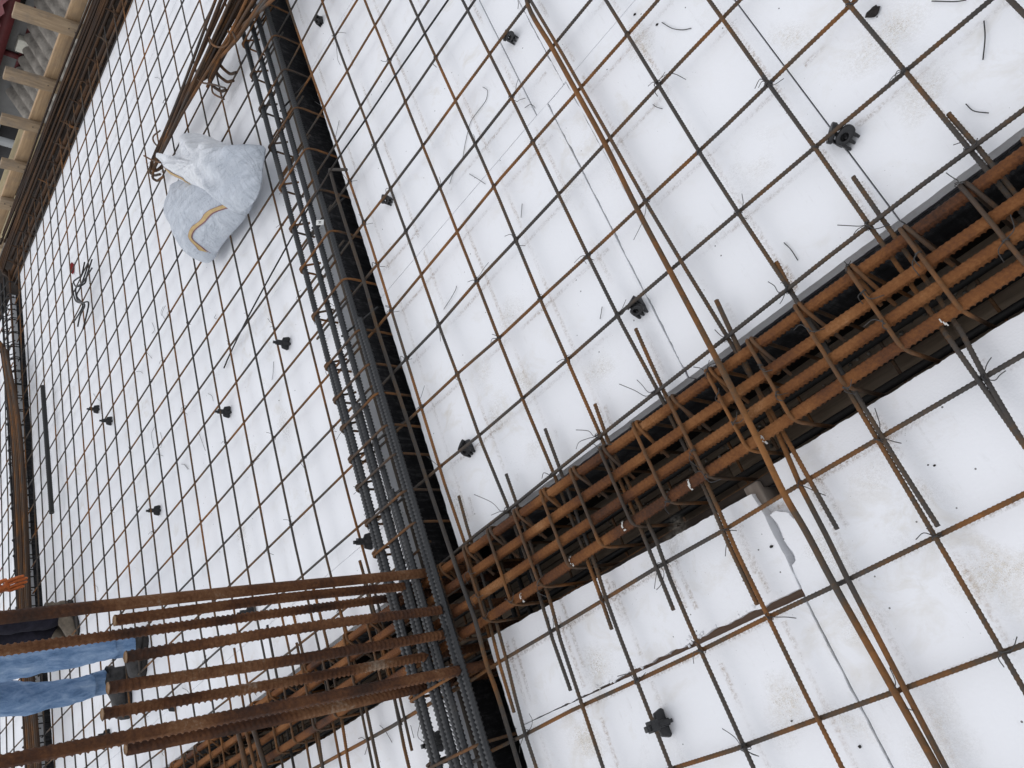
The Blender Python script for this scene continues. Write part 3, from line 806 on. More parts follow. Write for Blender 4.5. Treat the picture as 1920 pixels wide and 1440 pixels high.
for i, (b, t, ext) in enumerate(ST):
    if ext > 1: continue
    P0 = at(*b, 0.0); P1 = onX(*t, P0[0]); d = (P1 - P0) / np.linalg.norm(P1 - P0)
    bar('cut_end', [P1 - d * .001, P1 + d * .0012], .0118, MT['cut'], col_t, sides=18, ref=(1, 0, 0))
for z in (-.06, -.2):
    xa, xb, ya, yb = -1.975, -1.672, .372, .690
    P = fillet([(xa + .1, ya, z), (xb, ya, z), (xb, yb, z), (xa, yb, z), (xa, ya, z + .004), (xa + .14, ya - .001, z + .006)], .02, 4)
    bar('column_tie', P, .0045, MT['stirrup'], col_t, sides=8, ref=(0, 0, 1))

# rods lying across the lower left part of the rusty beam
for k_, (a, b, r) in enumerate((((445,1366), (464,1446), .0085), ((460,1364), (480,1446), .006), ((474,1362), (500,1446), .0085))):
    P = np.array([at(*a, .075), at(*b, .075)]); d = P[1] - P[0]
    tag(bar('cross_bar', np.array([P[0] - d * .35, P[0], P[1], P[1] + d * 1.2]), r, MT['stirrup'], None, sides=10, rib=.0014, pitch=.010, sub=3),
        ['leftmost of three short ribbed rods laid across the rusty beam at the bottom left', 'thin middle one of three short ribbed rods laid across the rusty beam', 'rightmost of three short ribbed rods laid across the rusty beam at the bottom left'][k_],
        'rebar', 'short rods across the rusty beam')

# ================================================================= FAR BEAMS
cageC = thing('beam_cage', 'brown beam cage along the far edge beside the timber formwork', 'beam cage', (-4, 5.7, 0), 'beam cages in the trenches')
for y, z, r in ((5.50, .0, .014), (5.535, -.012, .012), (5.72, -.01, .012)):
    bar('main_bar', wob([(-6.25, y + .01, z), (1.5, y - .02, z)], .003), r, MT['shade'], cageC, sides=10)
for y in (5.50, 5.6, 5.72):
    bar('bottom_bar', [(-6.3, y, -.33), (1.5, y, -.33)], .009, MT['black'], cageC, sides=6)
x = -6.05
while x < 1.3:
    P = fillet([(x + .006, 5.475, -.06), (x + .005, 5.478, .016), (x + .004, 5.53, .018), (x + .003, 5.535, -.05), (x + .002, 5.535, -.34), (x, 5.46, -.34), (x, 5.468, -.02), (x - .002, 5.478, .017), (x - .004, 5.50, .022), (x - .012, 5.525, .075)], .014, 3)
    bar('stirrup', P, .0052, MT['stirrup'] if random.random() < .35 else MT['shade'], cageC, sides=6, ref=(1, 0, 0)); x += random.uniform(.19, .23)
    if random.random() < .5:
        bar('side_bar', [(x + .05, 5.46, -.05), (x + .12, 5.7, -.2)], .004, MT['black'], cageC, sides=6)
bar('edge_bar', wob([(-6.2, 5.415, .0), (1.5, 5.418, .0)], .003), .007, MT['stirrup'], cageC, sides=8)
bunC = thing('rebar_bundle', 'long bundle of brown straight bars laid along the far formwork board', 'rebar bundle', (-4, 5.95, 0))
for i in range(9):
    y0 = 5.78 + i * .052; y1 = 5.77 + i * .05
    P = [(-6.5 + random.uniform(-.1, .2), y0 + .02, .01 + .012 * math.sin(i * 2.2)), (-4.6, y0, .012 + .014 * math.sin(i * 1.7)), (-3, y1, .01), (1.6, y1, .015)]
    if i < 4: # nearest bars hook down round the corner
        P = [(-6.42 - .03 * i, y0 - .34, -.25), (-6.40 - .03 * i, y0 - .16, -.02)] + [(-6.30 - .03 * i, y0 - .01, .012)] + P[1:]
    bar('bundle_bar', smooth_path(np.array(P), 8), .0085, MT['shade'], bunC, sides=8)
cageD = thing('beam_cage', 'thin blackened beam cage along the far left side of the large foam field', 'beam cage', (-6.25, 2, 0), 'beam cages in the trenches')
for o_, z in ((-.05, .03), (-.16, .045), (-.25, .05)):
    bar('main_bar', wob([(xd(5.5) + o_, 5.5, z), (xd(-1.5) + o_, -1.5, z)], .004), .009, MT['black'] if o_ < -.1 else MT['shade'], cageD, sides=8)
for o_ in (-.06, -.15, -.24):
    bar('bottom_bar', [(xd(5.5) + o_, 5.5, -.33), (xd(-1.5) + o_, -1.5, -.33)], .009, MT['black'], cageD, sides=6)
y = 5.35
while y > -1.4:
    x0 = xd(y)
    P = fillet([(x0 - .19, y + .02, -.02), (x0 - .26, y + .01, .062), (x0 - .265, y + .005, -.33), (x0 - .045, y, -.33), (x0 - .04, y, .045), (x0 - .258, y - .002, .066), (x0 - .262, y - .01, .02), (x0 - .19, y - .04, -.03)], .02, 3)
    bar('stirrup', P, .0046, MT['black'], cageD, sides=6, ref=(0, 1, 0)); y -= random.uniform(.12, .16)
bunD = thing('rebar_bundle', 'bundle of long brown bars lying on the thin dark cage at the left edge', 'rebar bundle', (-6.0, 2.8, .1))
for i in range(7):
    o = i * .022
    P = [at(0 + i * 2.2, 640 + i * 3, .10), at(20 + i * 3.0, 800, .11), at(30 + i * 3.5, 1000, .11 + .01 * (i % 2)), at(40 + i * 3.6, 1250, .11), at(52 + i * 4.2, 1460, .11)]
    bar('bundle_bar', smooth_path(np.array(P), 6), .0092, MT['stirrup'] if i % 3 else MT['shade'], bunD, sides=8)
tag(bar('cross_bar', [(-6.0, 1.2, .1), (-5.92, .2, .1)], .01, MT['black'], None, sides=8), 'black bar hidden behind the jeans beside the left bundle', 'rebar')

# ================================================================= LONG ROD, PIPE, BENT RODS
P = smooth_path(np.array([at(420,690,-.028), at(432,662,-.02), at(470,585,.02), at(547,445,.03), at(600,352,.078), at(637.5,292,.055), at(685,225,.025), at(742.5,140,.022), at(840,0,.022), at(900,-90,.022)]), 6)
tag(bar('thin_rod', P, .0034, MT['black'], None, sides=8), 'long thin dark rod lying loose across the dark beam and the mesh', 'rod')
p0 = at(80, 724, .03); p1 = at(97, 962, .03)
tag(bar('steel_pipe', [p0, p1], .0155, MT['black'], None, sides=16, rib=.0012, pitch=.014, sub=3), 'short thick dark bar offcut lying on the far left of the large mesh', 'bar offcut')
Z4 = lambda pts, z: np.array([at(a / 4, 340 + b / 4, z) for a, b in pts])
for pts, z in (([(635,605),(612,700),(575,732),(552,755),(575,790),(635,765),(652,705),(690,585)], .035), ([(540,765),(548,830),(568,895),(610,912),(655,903),(664,930),(640,1040),(622,1110)], .03),
               ([(660,620),(640,690),(600,800),(575,860),(620,920),(600,980),(550,1060)], .045), ([(690,650),(620,760),(570,800),(580,890),(635,925),(600,1010),(583,1090)], .055)):
    tag(bar('bent_rod', smooth_path(Z4(pts, z), 6), .0052, MT['black'], None, sides=8), 'dark rod bent into an S, one of a small tangle lying on the large mesh', 'bent rod', 'bent rods in a tangle on the large mesh')
# red scrap
bm = bmesh.new(); c = at(135, 503, FZ + .012)
bmesh.ops.create_icosphere(bm, subdivisions=3, radius=.03)
for v in bm.verts:
    n = math.sin(v.co.x * 170) * .18 + math.sin(v.co.y * 140 + 1) * .2
    v.co = Vector((v.co.x * .9, v.co.y * 1.9, v.co.z * .40)) * (1 + n)
me = bpy.data.meshes.new('cloth_scrap'); bm.to_mesh(me); bm.free(); me.materials.append(MT['red'])
o = bpy.data.objects.new('cloth_scrap', me); COL.objects.link(o); o.location = Vector(c)
tag(o, 'small crumpled red scrap beside the tangle of bent rods', 'scrap')

# ================================================================= STIRRUP / BENT BAR HEAP
heap = thing('rebar_bundle', 'heaped bundle of hooked brown bars lying by the top edge above the white sack', 'rebar bundle', tuple(at(380, 150, .1)))
def heapbar(a, b, za, zb, r, hook=None, mid=None):
    A, B_ = at(*a, za), at(*b, zb); d = B_ - A; P = [A]
    if hook:
        P = [A + np.array(h) for h in hook] + P
    m_ = (A + B_) / 2 + np.array([RNG.normal(0, .012), RNG.normal(0, .012), mid or 0])
    P += [m_, B_, B_ + d * .8]
    bar('bundle_bar', smooth_path(np.array(P), 6), r, MT['shade'] if random.random() < .4 else MT['stirrup'], heap, sides=8)
for i in range(11):
    t = i / 10
    hk = [(-.02 + .03 * t, -.05, -.045), (-.07, -.01 - .02 * t, -.03)] if i % 3 == 0 else None
    heapbar((283 + 11 * t + random.uniform(-4, 4), 312 - 10 * t + random.uniform(-14, 10)), (398 + 56 * t, 20 + random.uniform(-8, 8)), .03 + .05 * random.random(), .08 + .09 * random.random(), .0075, hk)
for i in range(9):
    t = i / 8
    hk = [(.03, -.10, -.06), (-.02, -.05, -.05)] if i % 3 == 1 else ([(-.03, -.03, .03)] if i % 3 == 2 else None)
    heapbar((392 + 18 * t + random.uniform(-5, 5), 158 - 60 * t + random.uniform(-12, 12)), (458 + 36 * t, 10 + random.uniform(-6, 6)), .04 + .05 * random.random(), .10 + .08 * random.random(), .0078, hk)
for pts, z in (([(392,70),(400,85),(420,88),(432,72),(428,58)], .16), ([(366,145),(380,155),(398,158),(422,165)], .10), ([(270,292),(285,300),(300,305)], .10), ([(397,160),(400,175),(420,186)], .07), ([(300,245),(288,255),(288,265),(296,275)], .09), ([(436,60),(443,75)], .17)):
    bar('binding_hoop', smooth_path(np.array([at(a, b, z) for a, b in pts]), 5), .0045, MT['stirrup'], heap, sides=8)

# ================================================================= SPACERS
def plate(mb, P, n, h):
    """extrude the outline P by +-h along n"""
    P = [np.asarray(q, float) for q in P]; k_ = len(P); n = np.asarray(n, float)
    mb.add(np.array([q + n * h for q in P] + [q - n * h for q in P]), np.array([list(range(k_)), list(range(2 * k_ - 1, k_ - 1, -1))]),
           np.array([[i, k_ + i, k_ + (i + 1) % k_, (i + 1) % k_] for i in range(k_)]))
def spacer(px, py, label, kind, s=1.0, dx=0.0):
    """kind 0: upright clip tower with trapezoid fins; kind 1: low chair with two holed cheeks beside the bar"""
    if kind: s = s * .74
    c = at(px, py, -.012); c[2] = FZ
    t = thing('bar_spacer', label, 'spacer', c, 'black plastic spacers under the mesh')
    up = np.array([0, 0, 1.0]); v = c[:2] / np.linalg.norm(c[:2]); tg_ = np.array([-v[1], v[0], 0.0]); fr = np.array([v[0], v[1], 0.0])
    if kind == 0:
        for d, n, w in ((tg_, fr, .031), (-tg_, fr, .031), (fr, tg_, .022), (-fr, tg_, .022)):
            mb = MB(); plate(mb, [c + d * x * s + up * z * s for x, z in ((0, .004), (w * .85, .002), (w, .009), (w * .80, .034), (.009, .040), (0, .042))], n, .0042 * s)
            bevel(mb.build('fin', MT['plastic'], t), .0012)
        ax = np.array([tg_, fr, up])
        mb = MB(); mb.obox(c + up * .026 * s, ax, (.0075 * s, .0085 * s, .026 * s)); mb.obox(c + up * .053 * s, ax, (.0120 * s, .008 * s, .013 * s)); bevel(mb.build('stem', MT['plastic'], t), .0015)
        mb = MB(); mb.obox(c + up * .072 * s + tg_ * .002, ax, (.0065 * s, .005 * s, .008 * s)); bevel(mb.build('tip', MT['plastic'], t), .0015)
    else:
        ex = np.array([math.cos(dx), math.sin(dx), 0.0]); ey = np.array([-math.sin(dx), math.cos(dx), 0.0])
        for q in (-1, 1):
            d = (ey * q * .62 + up * .55 - ex * .25); d /= np.linalg.norm(d); e1 = ex - d * (ex @ d); e1 /= np.linalg.norm(e1); e2 = np.cross(d, e1)
            o_ = c + ey * q * .0175 * s + up * .036 * s - ex * .004 * q * s
            mb = MB(); n_ = 20; th = np.linspace(0, 2 * np.pi, n_, endpoint=False)
            out = [o_ + e1 * .026 * s * math.copysign(abs(math.cos(a)) ** .8, math.cos(a)) + e2 * .0165 * s * math.copysign(abs(math.sin(a)) ** .8, math.sin(a)) for a in th]
            inn = [o_ + e1 * (.011 * math.cos(a) - .004) * s + e2 * .0085 * s * math.sin(a) for a in th]
            V = [p_ + d * .006 * s for p_ in out] + [p_ - d * .006 * s for p_ in out] + [p_ + d * .006 * s for p_ in inn] + [p_ - d * .006 * s for p_ in inn]
            F = []
            for i in range(n_):
                j = (i + 1) % n_
                F += [[i, j, 2 * n_ + j, 2 * n_ + i], [n_ + j, n_ + i, 3 * n_ + i, 3 * n_ + j], [j, i, n_ + i, n_ + j], [2 * n_ + i, 2 * n_ + j, 3 * n_ + j, 3 * n_ + i]]
            mb.add(np.array(V), np.array(F)); bevel(mb.build('cheek', MT['plastic'], t), .0012)
            for w_ in (-1, 0, 1):
                mb = MB(); b0 = c + ex * w_ * .017 * s
                plate(mb, [b0 + ey * q * .004 * s, b0 + ey * q * .032 * s, b0 + ey * q * .031 * s + up * .010 * s, b0 + ey * q * .022 * s + up * .034 * s, b0 + ey * q * .006 * s + up * .030 * s], ex, .0036 * s)
                bevel(mb.build('foot', MT['plastic'], t), .001)
        ax = np.array([ex, ey, up])
        mb = MB(); mb.obox(c + up * .012 * s, ax, (.022 * s, .008 * s, .012 * s)); bevel(mb.build('saddle', MT['plastic'], t), .0015)
    return t
SP = [
 (592,36,'small black spacer at the very top beside the far end of the dark beam', .3, .82), (950,66,'black spacer at the top left of the doubled bars, on a worn foam joint', .8, .86), (719,373,'black spacer on the first row of cells right of the dark beam, halfway up', 1.0, .86),
 (1188,574,'black spacer between the doubled bars and the rusty beam, above the middle', .5, 1.0), (1573,252,'large dirty black spacer on a foam seam at the upper right', .9, 1.12),
 (868,840,'black spacer with two pale clip holes in the corner where the beams meet', .65, 1.0), (531,643,'black spacer on the large mesh just left of the dark beam', 0.1, .9), (177,767,'upper of two black spacers side by side on the large mesh', 1.5, .9), (201,789,'lower of two black spacers side by side on the large mesh', 1.45, .9),
 (421,772,'black spacer in the middle of the large mesh, pointing left', .1, .9), (290,957,'black spacer on the left half of the large mesh, above the starter bars', .1, .88), (686,1015,'black spacer touching the left bars of the dark cage above the starter bars', .1, .95),
 (466,1148,'black spacer half hidden between the second and third starter bars', .3, .95), (318,1324,'black spacer mostly hidden behind the sixth starter bar', .3, .9), (196,1378,'black spacer at the bottom left, below the boots', .3, .9), (1237,1358,'black spacer alone on the foam at the bottom right of centre', .25, 1.0), (815,1392,'black spacer beneath the dark cage at the bottom edge', .2, .95)]
CHAIRS = {592, 950, 719, 1188, 1573, 868}
for px, py, lb, a, s in SP:
    spacer(px, py, lb, 1 if px in CHAIRS else 0, s, a - .5 if px in CHAIRS else 0)

# ================================================================= LITTER: wire offcuts, grit
def offcut(pts, z=FZ + .003, lab=None, r=.0009):
    P = np.array([at(a, b, z + (.004 if i == 1 else 0)) for i, (a, b) in enumerate(pts)])
    tag(bar('wire_offcut', smooth_path(P, 5), r, MT['wire'], None, sides=5, ref=(.05, .03, 1)), lab or 'short dark offcut of tie wire lying loose on the white foam', 'wire offcut', 'loose wire offcuts on the foam')
offcut([(905,163),(913,168),(914,175),(910,190),(895,210),(882,230),(872,270),(866,300),(850,325),(843,345)], lab='long curling tie wire on the foam two cells right of the dark beam')
offcut([(1845,39),(1847,70),(1843,112)], lab='straight dark wire offcut near the upper right corner of the foam', r=.0013)
offcut([(1811,195),(1826,208),(1854,212)], lab='kinked dark wire offcut right of the upper right spacer', r=.0011)
offcut([(1241,42),(1260,53),(1280,56),(1296,53)], lab='gently curved wire offcut near the top, right of the doubled bars', r=.0011)
offcut([(1470,455),(1483,468),(1496,488)], lab='dark wire offcut on the foam just above the middle of the rusty beam', r=.0011)
offcut([(1747,2),(1790,3),(1812,0)], lab='pale wire offcut at the top edge near the upper right corner', r=.0012)
for pts in ([(1224,196),(1232,201),(1242,204)], [(984,202),(994,196),(1001,199),(1003,203)], [(979,382),(978,395),(977,408)], [(856,536),(852,548),(832,580)], [(1129,575),(1127,588),(1125,598)], [(971,0),(972,8),(971,17)],
            [(636,226),(633,240),(629,257)], [(880,326),(895,335),(910,345)], [(712,1360),(722,1370),(735,1392)], [(640,1298),(641,1312),(643,1330)], [(770,1360),(773,1372),(776,1384)], [(672,1385),(678,1383),(684,1386)], [(690,1395),(687,1405),(684,1415)],
            [(793,1340),(783,1378),(796,1393)], [(513,678),(512,700),(510,712)], [(502,597),(507,604),(512,606)], [(371,809),(374,815),(385,845)], [(346,870),(350,875),(354,880)], [(405,590),(402,596),(406,598)], [(310,573),(304,588),(310,600)], [(306,575),(302,585),(303,592)], [(285,605),(290,618),(285,625)], [(270,645),(275,660),(285,672)], [(390,738),(397,742),(400,752)],
            [(290,800),(284,815),(288,840)], [(300,810),(304,825),(301,840)], [(293,851),(300,853),(306,855)], [(340,870),(346,872),(352,880)], [(175,738),(180,745),(188,752)], [(255,697),(262,696),(268,700)], [(175,1097),(182,1100),(184,1110)], [(342,1290),(350,1294),(354,1299)], [(172,30),(178,38),(190,42)], [(290,145),(297,146),(302,152)], [(480,1293),(478,1300),(481,1304)]):
    offcut(pts)
for i, (px, py, s) in enumerate(((1637,22,.013), (1190,27,.006), (1232,46,.006), (1484,1352,.0035), (1612,1400,.005), (1446,1025,.006), (1740,872,.003), (1752,873,.004), (1016,37,.004), (660,122,.004), (419,763,.0), (553,732,.003), (523,751,.004), (412,1035,.004))):
    if not s: continue
    bm = bmesh.new(); bmesh.ops.create_icosphere(bm, subdivisions=2, radius=s * (.6 if i else .9))
    for v in bm.verts: v.co = Vector((v.co.x * random.uniform(.7, 1.6), v.co.y * random.uniform(.6, 1.1), v.co.z * .5))
    me = bpy.data.meshes.new('grit_lump'); bm.to_mesh(me); bm.free(); me.materials.append(MT['debris'])
    o = bpy.data.objects.new('grit_lump', me); COL.objects.link(o); o.location = Vector(at(px, py, FZ + s * .3))
    tag(o, 'large dark lump of grit on the foam near the top right corner' if i == 0 else 'tiny dark crumb of dirt lying on the white foam', 'dirt', 'dark crumbs of dirt on the foam')
# white bar tag on the dark cage
tg = thing('bar_tag', 'small white tag with a black letter H tied to the dark cage', 'tag', at(600, 417, .075))
c = at(600, 417, .078); ax = np.array([[.75, -.45, -.48], [.5, .86, 0], [.41, -.24, .88]])
ax[2] = np.cross(ax[0], ax[1])
ax = np.array([a / np.linalg.norm(a) for a in ax])
m = MB(); m.obox(c, ax, (.016, .010, .001)); bevel(m.build('tag_plate', MT['tagwhite'], tg), .001)
m = MB()
for q in (-1, 1): m.obox(c + ax[1] * q * .003 + ax[2] * .0013, ax, (.006, .0009, .0004))
m.obox(c + ax[2] * .0014, ax, (.0009, .0022, .0004)); m.build('letter', MT['ink'], tg)

# timber under the joint of the lower right boards, and the stub in the broken corner
m = MB(); m.box((XA1 + .03, .150, -.105), (-.748, .235, -.056)); tag(m.build('timber_plank', MT['brownwood']), 'brown timber plank showing through the open foam joint below the rusty beam', 'timber')
m = MB(); m.box((-.764, .374, -.30), (-.726, .424, -.056)); tag(bevel(m.build('timber_stub', MT['batten']), .004), 'grey timber stub sticking out of the broken foam corner beside the rusty beam', 'timber')

# mortar crumbs on the trench floor of beam B
mb = MB()
for q in range(260):
    x = random.uniform(-1.4, .4); y = YB1 - .03 - abs(random.gauss(0, .03)); s = random.uniform(.002, .005)
    mb.obox((x, y, ZF + s * .6), np.linalg.qr(RNG.normal(size=(3, 3)))[0], (s, s * .8, s * .7))
o = mb.build('mortar_crumbs', MT['fibre']); o['kind'] = 'stuff'; tag(o, 'grey mortar crumbs scattered along the floor of the rusty beam trench', 'crumbs')

mb = MB()
for q in range(70):
    x = random.uniform(-1.35, -.76); s = random.uniform(.0012, .0042)
    y = .1865 + (x + 1.5) * .015 + random.gauss(.001, .003)
    mb.obox((x, y, FZ - random.uniform(-.002, .012)), np.linalg.qr(RNG.normal(size=(3, 3)))[0], (s, s * .8, s * .7))
o = mb.build('foam_crumbs', MT['foam']); o['kind'] = 'stuff'; tag(o, 'white foam crumbs along the open joint over the brown timber', 'crumbs')

# ================================================================= foam boards: build with their stains
def decal_strip(Q, w, mat_i, shift=0.0):
    out = []
    for a, b in zip(Q[:-1], Q[1:]):
        out.append((a, b, w, mat_i))
    return out
def clip_poly_has(b, x, y):
    xs_ = [p[0] for p in b['poly']]; ys_ = [p[1] for p in b['poly']]
    return min(xs_) + .004 < x < max(xs_) - .004 and min(ys_) + .006 < y < max(ys_) - .006
SCUFFS = [(1410,305,.075),(1130,1232,.075),(1655,75,.085),(1890,1085,.085),(1480,62,.05),(1755,1375,.09),(1470,1330,.07),(955,600,.07),(1010,845,.05),(1330,440,.04),(1700,940,.10),(1200,80,.06),(905,690,.06),(1730,170,.06),(1240,1420,.06),(1090,1385,.07),(1560,1040,.05),(985,720,.06),(930,775,.05),(1275,1010,.05),(1620,1160,.05),(1120,690,.05),(1600,1340,.06),(850,935,.06),
          (425,700,.05),(475,852,.05),(458,1035,.06),(455,1000,.05),(430,690,.05),(540,800,.08),(120,905,.04),(350,460,.05),(470,1010,.05),(1070,360,.05),(1160,330,.05)]
for b in boards:
    V, F = prism(b['pts'], b['z'] - b['thick'], b['z'])
    bm = bmesh.new(); vs = [bm.verts.new(v) for v in V]; uvl = bm.loops.layers.uv.new('UVMap')
    for f in F: bm.faces.new([vs[i] for i in f])
    bm.faces.ensure_lookup_table()
    if b['bev']:
        ed = [e for e in bm.faces[0].edges]
        try: bmesh.ops.bevel(bm, geom=ed, offset=b['bev'], segments=2, affect='EDGES', profile=.6)
        except Exception: pass
    bmesh.ops.recalc_face_normals(bm, faces=bm.faces)
    cx = sum(p[0] for p in b['poly']) / len(b['poly']); cy = sum(p[1] for p in b['poly']) / len(b['poly'])
    zz = b['z'] + .0008
    lay = 0
    for Q, near in BARSTREAKS:
        if not near: continue
        Qr, _ = resample(Q, .06)
        lay += 1
        za = zz + .00003 * lay
        for a, c_ in zip(Qr[:-1], Qr[1:]):
            if not (clip_poly_has(b, *a[:2]) and clip_poly_has(b, *c_[:2])): continue
            d = (c_ - a)[:2]; d /= np.linalg.norm(d); nn = np.array([-d[1], d[0]]) * .0085
            q4 = [(a[0] - nn[0], a[1] - nn[1]), (c_[0] - nn[0], c_[1] - nn[1]), (c_[0] + nn[0], c_[1] + nn[1]), (a[0] + nn[0], a[1] + nn[1])]
            fc = bm.faces.new([bm.verts.new((x, y, za)) for x, y in q4]); fc.material_index = 1
            for lp, uvv in zip(fc.loops, ((-1, 0), (-1, 0), (1, 0), (1, 0))): lp[uvl].uv = uvv
    for qi, (px, py, r) in enumerate(SCUFFS):
        c_ = at(px, py, FZ)
        if not clip_poly_has(b, c_[0], c_[1]): continue
        za = zz + .002 + .00004 * qi; n = 20
        ctr = bm.verts.new((c_[0], c_[1], za)); ring = []
        for i in range(n):
            a = 2 * math.pi * i / n; rr = r * (1 + .25 * math.sin(2 * a + qi) + .12 * math.sin(5 * a + qi * 2))
            ring.append(bm.verts.new((c_[0] + rr * math.cos(a), c_[1] + rr * math.sin(a), za)))
        for i in range(n):
            fc = bm.faces.new([ctr, ring[i], ring[(i + 1) % n]]); fc.material_index = 2
            for lp, uvv in zip(fc.loops, ((0, 0), (1, 0), (1, 0))): lp[uvl].uv = uvv
    for v in bm.verts: v.co -= Vector((cx, cy, b['z']))
    me = bpy.data.meshes.new('foam_board'); bm.to_mesh(me); bm.free()
    for q in ('foam', 'streak', 'scuff'): me.materials.append(MT[q])
    o = bpy.data.objects.new('foam_board', me); COL.objects.link(o); o.location = (cx, cy, b['z'])
    tag(o, b['label'], 'foam board', b['group'])

# ================================================================= WHITE SACK
sk = thing('woven_sack', 'white woven sack with a tan stripe slumped on the large mesh', 'sack', at(410, 380, FZ))
def blob(outline, zbase, hgt, c=None, power=.5, rings=26, n=120, wr=.01, seed=0, flat=.0):
    """closed star-shaped pillow over a traced plan outline (given at its own level)"""
    O = smooth_path(np.array(outline + outline[:1], float), 12)[:-1]
    c = O.mean(0) if c is None else np.asarray(c, float)
    d = np.r_[0, np.cumsum(np.linalg.norm(np.diff(np.vstack([O, O[:1]]), axis=0), axis=1))]
    s = np.linspace(0, d[-1], n, endpoint=False); OO = np.vstack([O, O[:1]])
    ring = np.stack([np.interp(s, d, OO[:, i]) for i in range(2)], 1)
    def surf(i_f, r):
        i0 = int(i_f) % n; t = i_f - int(i_f)
        p = ring[i0] * (1 - t) + ring[(i0 + 1) % n] * t
        xy = c[:2] + (p - c[:2]) * r
        h = hgt * (max(0, 1 - r ** 2.6)) ** power
        a = 2 * math.pi * i_f / n
        w_ = r * r * (1 - r) * 4
        h += wr * math.sin(a * 7 + seed + 4 * r) * w_ + wr * .6 * math.sin(a * 13 + seed * 2 - 7 * r) * w_ + wr * .45 * math.sin(xy[0] * 42 + xy[1] * 23 + seed + 2 * math.sin(xy[1] * 17)) * (1 - r) + wr * .3 * math.sin(xy[0] * 71 - xy[1] * 55 + 2.5 * math.sin(xy[0] * 21)) * (1 - r)
        return np.array([xy[0], xy[1], zbase + max(h, 0.002)])
    V = []; F = []
    rs = np.sin(np.linspace(0, math.pi / 2, rings + 1))[1:]
    V.append(surf(0, 0.0))
    for r in rs:
        for i in range(n): V.append(surf(i, r))
    for i in range(n): V.append(np.array([*ring[i] * .97 + c[:2] * .03, zbase - .006]))
    V.append(np.array([c[0], c[1], zbase - .006])); last = len(V) - 1
    tri = [[0, 1 + i, 1 + (i + 1) % n] for i in range(n)]
    quad = []
    for q in range(rings):
        for i in range(n):
            a = 1 + q * n
            quad.append([a + i, a + n + i, a + n + (i + 1) % n, a + (i + 1) % n])
    a = 1 + rings * n
    tri += [[a + (i + 1) % n, a + i, last] for i in range(n)]
    angs = np.arctan2(ring[:, 1] - c[1], ring[:, 0] - c[0])
    def z_at(x, y):
        v = np.array([x, y]) - c[:2]; ang = math.atan2(v[1], v[0])
        df = np.angle(np.exp(1j * (angs - ang))); i = int(np.argmin(np.abs(df)))
        best = None
        for q in (i - 1, i):
            d0, d1 = df[q % n], df[(q + 1) % n]
            if d0 * d1 <= 0 and abs(d1 - d0) < 1:
                t = -d0 / (d1 - d0 + 1e-12); best = (q % n) + t
        if best is None: best = i
        i0 = int(best) % n; t = best - int(best); L = np.linalg.norm(ring[i0] * (1 - t) + ring[(i0 + 1) % n] * t - c[:2])
        return surf(best, min(.995, np.linalg.norm(v) / L))[2]
    return np.array(V), [np.array(quad), np.array(tri)], z_at
def outl(pts, z): return [tuple(at(a, b, z)[:2]) for a, b in pts]
zb = .016
body = outl([(352,345),(343,375),(340,408),(350,432),(361,454),(369,474),(379,489),(392,494),(402,487),(411,470),(424,452),(442,432),(462,408),(476,385),(480,360),(470,338),(440,325),(400,325)], zb - .005)
V, Fs, zat = blob(body, zb, .165, wr=.0055, seed=1)
raw('sack_body', V, Fs, MT['sack'], sk)
topo = outl([(297,297),(304,290),(330,296),(341,283),(348,262),(352,254),(366,249),(386,254),(404,262),(430,271),(462,273),(489,272),(491,286),(487,312),(484,345),(474,372),(458,389),(440,398),(424,381),(404,368),(384,358),(360,350),(345,343),(322,326)], zb + .10)
V2, Fs2, zat2 = blob(topo, zb + .085, .13, power=.6, wr=.018, seed=3, c=np.array(outl([(415,318)], zb + .1)[0]))
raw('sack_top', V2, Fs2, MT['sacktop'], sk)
def ribbon(pts, zf, w, mat, name, lift=.003, z0=.15, z1=.09):
    P = []
    for i, (a, b) in enumerate(pts):
        P.append(at(a, b, z0 + (z1 - z0) * i / (len(pts) - 1)))
    P = smooth_path(np.array(P), 10); V = []
    for i, p_ in enumerate(P):
        t = P[min(i + 1, len(P) - 1)] - P[max(i - 1, 0)]; t[2] = 0; t /= np.linalg.norm(t); nn = np.array([-t[1], t[0], 0])
        for q in (-1, 1):
            g = p_ + nn * w * q; V.append((g[0], g[1], zf(g[0], g[1]) + lift))
    n = len(P); F = np.array([[2 * i, 2 * i + 1, 2 * i + 3, 2 * i + 2] for i in range(n - 1)])
    return raw(name, V, [F], mat, sk)
for w, mt, lf in ((.0078, 'stripe2', .004), (.0054, 'stripe', .006)):
    ribbon([(414,374),(407,385),(398,398),(386,416),(375,432),(371,447),(373,462),(375,470)], zat, w, MT[mt], 'stripe' if mt == 'stripe' else 'stripe_border', lf)
for w, mt, lf in ((.009, 'stripe2', .003), (.0065, 'stripe', .005)):
    ribbon([(301,299),(307,308),(318,318),(330,326),(343,335),(354,345)], zat2, w, MT[mt], 'hem' if mt == 'stripe' else 'hem_border', lf, .12, .17)

